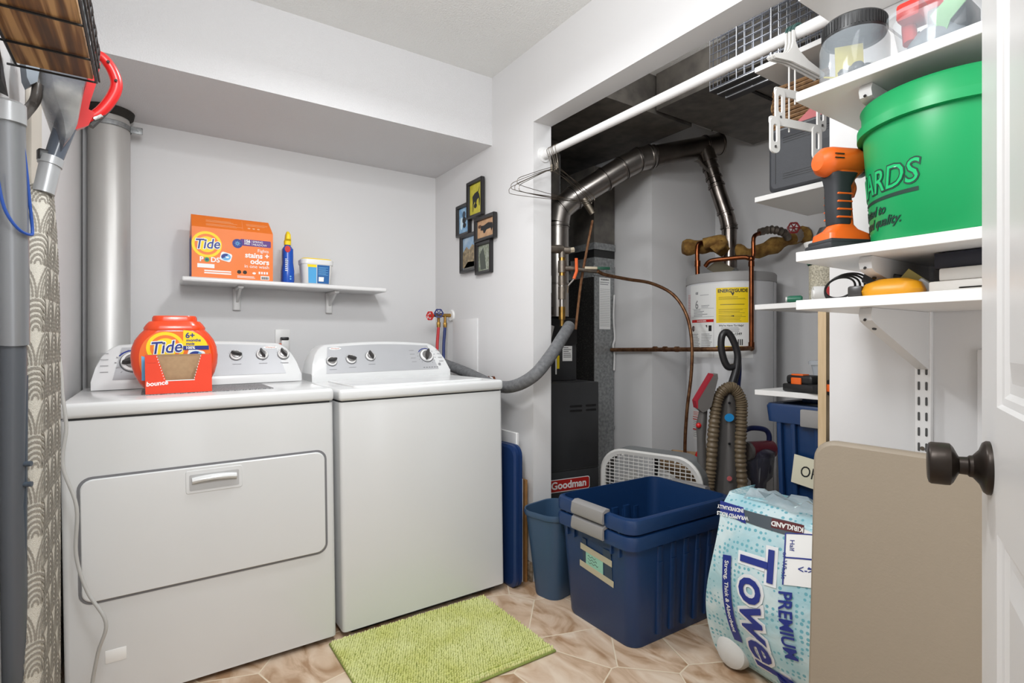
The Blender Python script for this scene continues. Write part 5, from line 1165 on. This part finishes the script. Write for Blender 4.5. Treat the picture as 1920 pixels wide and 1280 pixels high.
# ============================================================ FLOOR THINGS
# stacked totes
def big_tote(name, lb, z0, zr, note):
    r = thing(name, lb, 'storage tote', (1.63, 1.492, z0), group='open navy totes')
    WX, WY = .565, .405; h = zr-z0
    def S(k, z, i=0): return [(x, y, z) for x, y in rrect(WX*k-2*i, WY*k-2*i, .045, 5)]
    m = MB(tote)
    m.loft([S(.86, .0), S(.88, .012), S(.965, h-.055), S(.965, h-.05), S(1.0, h-.05, -.006), S(1.0, h-.018, -.008), S(1.0, h-.004, -.004), S(1.0, h, .004), S(.97, h, .004), S(.965, h-.02, .004), S(.88, .016, .004), S(.5, .012)], caps=False)
    m.add(S(.86, .0), [tuple(range(len(S(.86, 0))))[::-1]]); m.add(S(.5, .012), [tuple(range(len(S(.5, 0))))])
    zb, zt = .03, h*.72
    for k in range(5):                                  # vertical ribs on the long near side and far side
        x = .16-.075*k
        for s in (1, -1): m.loft([[(x*kk+a, s*(-WY/2*kk)+b, z) for a, b in rrect(.028, .017, .005, 2)] for z, kk in ((zb, .885), (zt, .945))])
    for k in range(3):
        y = -.09+.09*k; m.loft([[(WX/2*kk+a, y+b, z) for a, b in rrect(.012, .03, .005, 2)] for z, kk in ((zb, .885), (zt, .945))])
    for s in (1, -1):                                   # ribs seen inside
        for x in (-.12, .02, .09): m.loft([[(x+a, s*(WY/2*kk-.008)+b, z) for a, b in rrect(.035, .014, .005, 2)] for z, kk in ((.03, .885), (h-.10, .945))])
    for x, y in ((-.272, -.10), (-.272, .10), (-.272, -.14), (-.272, .14)): m.box(x-.008, x+.006, y-.004, y+.004, h-.085, h-.03)
    m.build('tub', r)
    for s in (-1, 1):
        m = MB(latch)
        X = Matrix.Scale(1, 4) if s < 0 else Matrix.Rotation(PI, 4, 'Z')
        m.loft([[(x, y, z) for y in (0,) for x, z in ((-.270, h+.003), (-.262, h+.010), (-.285, h+.012), (-.302, h+.002), (-.306, h-.042), (-.300, h-.060), (-.294, h-.060), (-.296, h-.01))] if 0 else [(x, yy, z) for x, z in ((-.268, h+.002), (-.270, h+.010), (-.288, h+.011), (-.302, h+.002), (-.307, h-.030), (-.303, h-.040), (-.296, h-.040), (-.296, h-.004))] for yy in (-.085, .085)], X, smooth=True); m.build('latch', r)
    if note:
        m = MB(M('note_mint', '8fc4b0', .6)); zc_ = h*.66
        n_ = Vector((-1, 0, -.09)).normalized(); ctr = Vector((-WX/2*.935-.0035, -.01, .255)); X = fr(ctr, (0, -1, 0), (-.09, 0, 1))
        m.box(-.052, .040, -.038, .038, 0, .0008, X=X @ Matrix.Rotation(-.08, 4, 'Z')).use(tape).box(-.082, .085, .022, .046, .0008, .0014, X=X @ Matrix.Rotation(-.10, 4, 'Z')).box(-.085, .095, -.050, -.026, .0008, .0014, X=X @ Matrix.Rotation(-.12, 4, 'Z'))
        m.use(M('old_tape', '2b3d55', .4)).box(-.068, -.045, -.04, .075, 0, .0006, X=X).box(.045, .085, -.045, .07, 0, .0006, X=X)
        m.use(black)
        for i in range(3): m.tube([X @ Vector((-.040+.006*j, .014-i*.012+.0035*math.sin(j*1.9+i), .0014)) for j in range(8+i)], .0007, 4, sub=3)
        m.build('taped_note', r)
big_tote('storage_tote', 'lower navy tote of the open pair, with a taped mint note', .0, .405, True)
big_tote('storage_tote', 'upper empty navy tote nested in the one with the note', .055, .462, False)
# wastebasket
wbk = thing('wastebasket', 'slate blue plastic wastebasket between the washer and the totes', 'wastebasket', (1.445, 1.822, 0), (0, 0, .2))
def WS(k, z, i=0):
    return [(x*(1), y, z) for x, y in rrect((.16+.075*k)-2*i, (.13+.085*k)-2*i, .05+.02*k if z > .05 else .045, 6)]
m = MB(slate); m.loft([WS(0, 0), WS(0.05, .01), WS(.92, .335), WS(1.06, .338), WS(1.14, .350), WS(1.08, .362), WS(.97, .360), WS(.90, .34), WS(.02, .012), WS(-.6, .010)], caps=False); m.add(WS(0, 0), [tuple(range(len(WS(0, 0))))[::-1]]); m.add(WS(-.6, .010), [tuple(range(len(WS(0, 0))))])
m.build('bin_body', wbk)
# boards and lid leaning between washer and wall
lid_ = thing('tote_lid', 'navy plastic tote lid standing on edge beside the washer', 'lid', (1.315, 2.10, 0), (0, 0, math.radians(2)))
m = MB(bluelid)
LP = lambda i, x: [(x, y, z) for y, z in rrect(.36-2*i, .62-2*i, .045, 5, 0, .31)]
m.loft([LP(.012, -.020), LP(.0, -.014), LP(0, .0), LP(.006, .004), LP(0, .008), LP(0, .018), LP(.02, .020), LP(.03, .006)], caps=False); m.add(LP(.012, -.020), [tuple(range(24))[::-1]]); m.add(LP(.03, .006), [tuple(range(24))]); m.build('lid_panel', lid_)
tag(MB(white_m).box(1.352, 1.366, 1.985, 2.6, 0, .665, .002, 1).build('shelf_board'), 'tallest white board standing beside the navy lid', 'board', 'boards stored beside the washer')
tag(MB(white_m).box(1.370, 1.383, 1.975, 2.5, 0, .46, .002, 1).build('shelf_board'), 'shorter white board between the tall one and the brown one', 'board', 'boards stored beside the washer')
tag(MB(M('brown_board', '9a6c3c', .6, c2='a67a48', ns=20)).box(1.387, 1.399, 1.965, 2.5, 0, .455, .001, 1).build('brown_board'), 'thin brown board closest to the wall beside the washer', 'board', 'boards stored beside the washer')
# bath mat
m = MB(M('mat_backing', '8d9a4f', .9)); m.box(-.315, .315, -.225, .225, 0, .008, X=FZ(.838, 1.70, 0, 0))
rg = thing('bath_mat', 'lime green chenille mat on the floor in front of the washer', 'mat', (.842, 1.700, 0), (0, 0, math.radians(.5)))
MX, MY = .318, .243
MB(M('mat_backing', '')).box(-MX, MX, -MY, MY, 0.0005, .009, .003, 1).build('backing', rg)
random.seed(11); m = MB(M('mat_lime', 'd3d685', .9, c2='dfe2a2', ns=8)); dome = [(.0001, 1), (.62, .78), (.98, .25), (.9, -.1)]
nx, ny = 70, 54
for i in range(nx):
    for j in range(ny):
        x = -MX+.004+(2*MX-.008)*(i+.5*(j % 2)+.25)/nx+random.uniform(-.0012, .0012); y = -MY+.004+(2*MY-.008)*(j+.5)/ny+random.uniform(-.0012, .0012)
        edge = min(MX-abs(x), MY-abs(y)); seam = .006 if .022 < MY+y < .030 or .046 < MY+y < .052 else 0
        a = random.uniform(-.5, .5)+.4; h = .009+random.uniform(0, .003)-seam; lx, ly = .0060, .0042; tx, ty = random.uniform(-.002, .002), random.uniform(-.003, .001)
        vs_ = []
        for r_, z_ in dome:
            for k in range(6):
                b_ = k*PI/3; px_, py_ = r_*lx*math.cos(b_), r_*ly*math.sin(b_)
                vs_.append((x+px_*math.cos(a)-py_*math.sin(a)+tx*z_, y+px_*math.sin(a)+py_*math.cos(a)+ty*z_, .008+max(0, z_)*h))
        m.add(vs_, [(q*6+k, q*6+(k+1) % 6, q*6+6+(k+1) % 6, q*6+6+k)[::-1] for q in range(3) for k in range(6)], smooth=True)
pile = m.build('pile', rg); pile['kind'] = 'stuff'
# paper towel pack
pt = thing('paper_towel_pack', 'big pale teal plastic pack of paper towels slumped on the floor', 'paper towels', (1.62, .96, 0), world=True)
film = bpy.data.materials.new('teal_dotted_film'); film.use_nodes = True; nt = film.node_tree; p = nt.nodes['Principled BSDF']; p.inputs['Roughness'].default_value = .28
tc = nt.nodes.new('ShaderNodeTexCoord'); v = nt.nodes.new('ShaderNodeTexVoronoi'); v.inputs['Scale'].default_value = 62; v.inputs['Randomness'].default_value = .35; nt.links.new(tc.outputs['Object'], v.inputs['Vector'])
wv = nt.nodes.new('ShaderNodeTexNoise'); wv.inputs['Scale'].default_value = 9; nt.links.new(tc.outputs['Object'], wv.inputs['Vector'])
mr = nt.nodes.new('ShaderNodeMapRange'); mr.inputs[1].default_value = .28; mr.inputs[2].default_value = .34; nt.links.new(v.outputs['Distance'], mr.inputs[0])
cr = nt.nodes.new('ShaderNodeValToRGB'); cr.color_ramp.elements[0].color = (*lin('a9d0d8'), 1); cr.color_ramp.elements[1].color = (*lin('cfe3e6'), 1); cr.color_ramp.elements[0].position = .42; cr.color_ramp.elements[1].position = .6; nt.links.new(wv.outputs[0], cr.inputs[0])
mx = nt.nodes.new('ShaderNodeMix'); mx.data_type = 'RGBA'; mx.inputs['A'].default_value = (*lin('6fb0be'), 1); nt.links.new(mr.outputs[0], mx.inputs['Factor']); nt.links.new(cr.outputs[0], mx.inputs['B']); nt.links.new(mx.outputs['Result'], p.inputs['Base Color'])
nb = nt.nodes.new('ShaderNodeTexNoise'); nb.inputs['Scale'].default_value = 14; nb.inputs['Distortion'].default_value = 1.5; b = nt.nodes.new('ShaderNodeBump'); b.inputs['Strength'].default_value = .35; b.inputs['Distance'].default_value = .01; nt.links.new(tc.outputs['Object'], nb.inputs['Vector']); nt.links.new(nb.outputs[0], b.inputs['Height']); nt.links.new(b.outputs[0], p.inputs['Normal'])
# body: front face looks back to the room (-x), leaning; x axis away, y along the face
def pface(s, t):                                        # s: 0 far (left in view) .. 1 near (right); t: 0 bottom .. 1 top
    y = 1.115-.42*s; wob = .010*math.sin(7*s+3*t)+.012*math.sin(5*t+1+2*s)
    z = .0+(.565-.10*max(0, s-.2)*0)*t
    x = 1.535+.035*t*t+wob-.03*math.sin(PI*min(1, t*1.1))+.05*(1-t)**4-.0
    yl = y+.022*math.sin(PI*t*1.7+.3)*(1-s)
    return Vector((x, yl, z))
G = 26
m = MB(film)
loops = []
for i in range(G+1):
    t = i/G; k = 1
    top = max(0, (t-.90)/.10); bot = max(0, (.06-t)/.06)
    lp = []
    for j in range(G+1): lp.append(pface(j/G, t)+Vector((.05*top**1.6+.03*bot**2, 0, 0)))
    n_ = 8; A0 = lp[-1]; B0 = lp[0]; D_ = .20
    for j in range(1, n_): lp.append(A0+Vector((D_*j/n_, -.012*math.sin(PI*j/n_), 0)))
    for j in range(0, 9): lp.append(A0.lerp(B0, j/8)+Vector((D_-.09*top, 0, 0)))
    for j in range(n_-1, 0, -1): lp.append(B0+Vector((D_*j/n_-.02*top, .020*math.sin(PI*j/n_)*(1-.5*top), 0)))
    loops.append(lp)
m.loft(loops, None)
m.build('film_wrap', pt)
def tw(s0, t0, rot, o=.004):                            # map lettering (metres) onto the bulging face; rot turns it
    R = Matrix.Rotation(rot, 4, 'Z')
    def f(v):
        q = R @ Vector((v.x, v.y, 0)); s = s0+q.x/.42; t = t0+q.y/.565; a = pface(s, t); return a+Vector((-(o+v.z), 0, 0))
    return f
I4 = Matrix()
m = MB(M('pack_white', 'e9ecee', .35)); ro = -PI/2+.17
m.text('Towel', .150, I4, bold=.075, shear=.15, sx=1.0, warp=tw(.43, .47, ro, .003))
m.use(blue_i).text('Towel', .150, I4, bold=.015, shear=.15, sx=1.0, warp=tw(.43, .47, ro, .0055))
m.text('PREMIUM', .050, I4, bold=.02, sx=.92, warp=tw(.655, .46, ro, .005))
def strip(m, x0, x1, y0, y1, s0, t0, rot, o, n=16):
    f = tw(s0, t0, rot, o)
    m.loft([[f(Vector((x0+(x1-x0)*i/n, y0+.5*(y1-y0)*k, 0))) for i in range(n+1)] for k in range(3)], closed=False, caps=False)
strip(m, -.13, .145, -.017, .017, .20, .47, ro+.03, .0045)
m.use(white_i).text('Strong, Thick & Absorbent', .021, I4, warp=tw(.20, .47, ro+.03, .006), bold=.01)
m.use(white_i); strip(m, -.075, .06, -.045, .045, .68, .77, ro, .004); m.use(blue_i)
for a_ in ((-.075, .06, .043, .047), (-.075, .06, -.047, -.043), (-.014, -.010, -.045, .045), (-.077, -.074, -.045, .045)): strip(m, *a_, .68, .77, ro, .0055, 6)
m.text('Half', .018, I4, warp=tw(.60, .84, ro, .0055)).text('or Whole', .018, I4, warp=tw(.58, .74, ro, .0055))
strip(m, -.002, .002, -.005, .035, .74, .755, ro, .0055, 3); m.text('<->', .03, I4, warp=tw(.72, .745, ro+PI/2, .0055))
m.use(white_i).prism([(0, 0)]*0+ell(.0, .0, 3), .0) if 0 else None
m.text('2', .07, I4, warp=tw(.62, .13, ro, .006), bold=.06)
m.use(blue_i).text('2', .07, I4, warp=tw(.62, .13, ro, .0075), bold=.0)
m.build('lettering', pt)
m = MB(M('pack_navy_print', '1f2f86', .4))
f = lambda s, t, o: pface(s, t)+Vector((-o, 0, 0))
TX = lambda s, d: Vector((1.575+d*.19, 1.115-.42*s+.008, .570+.010*math.sin(9*s+5*d)))
m.loft([[f(.0+.25*i/8-.0, .885-.0*i+.02*(1-i/8), .003) for i in range(9)], [f(.0+.22*i/8, .965, .003) for i in range(9)]], closed=False, caps=False)
m.use(white_i).text('INDIVIDUALLY', .016, I4, warp=tw(.10, .94, PI+.1, .005), bold=.02).text('WRAPPED ROLLS', .016, I4, warp=tw(.12, .905, PI+.1, .005), bold=.02)
m.use(M('pack_grey_print', '4a545c', .4)).loft([[f(.24+.40*i/8, .895-.02*i/8, .003) for i in range(9)], [f(.22+.42*i/8, .955-.01*i/8, .003) for i in range(9)]], closed=False, caps=False)
m.use(white_i).loft([[f(.64+.36*i/8, .875-.05*i/8, .003) for i in range(9)], [f(.64+.36*i/8, .93-.06*i/8, .003) for i in range(9)]], closed=False, caps=False)
m.use(M('pack_maroon', '5f2226', .4)).loft([[f(.44+.22*i/8, .900, .005) for i in range(9)], [f(.44+.22*i/8, .945, .005) for i in range(9)]], closed=False, caps=False)
m.use(white_i).text('KIRKLAND', .019, I4, warp=tw(.55, .923, PI, .007), bold=.03)
m.build('side_print', pt)
m = MB(M('wrinkled_film', 'b9c6cc', .15, alpha=.55, bump=1, bs=30))
random.seed(5); n_ = 14
grid = [[Vector((1.60+.12*i/6, 1.04-.36*j/n_, .555+.035*random.random()*(1 if 0 < i < 6 else .3))) for j in range(n_+1)] for i in range(7)]
m.loft(grid, None, caps=False, closed=False)
m.build('clear_film_top', pt)
m = MB(M('towel_roll', 'd5d6d3', .6, bump=.3, bs=40)); m.lathe([(.0001, -.012), (.03, -.010), (.050, .0), (.057, .015), (.057, .20)], T((1.562, 1.062, .062)) @ Matrix.Rotation(PI/2, 4, 'Y'), 24); m.build('paper_roll', pt)
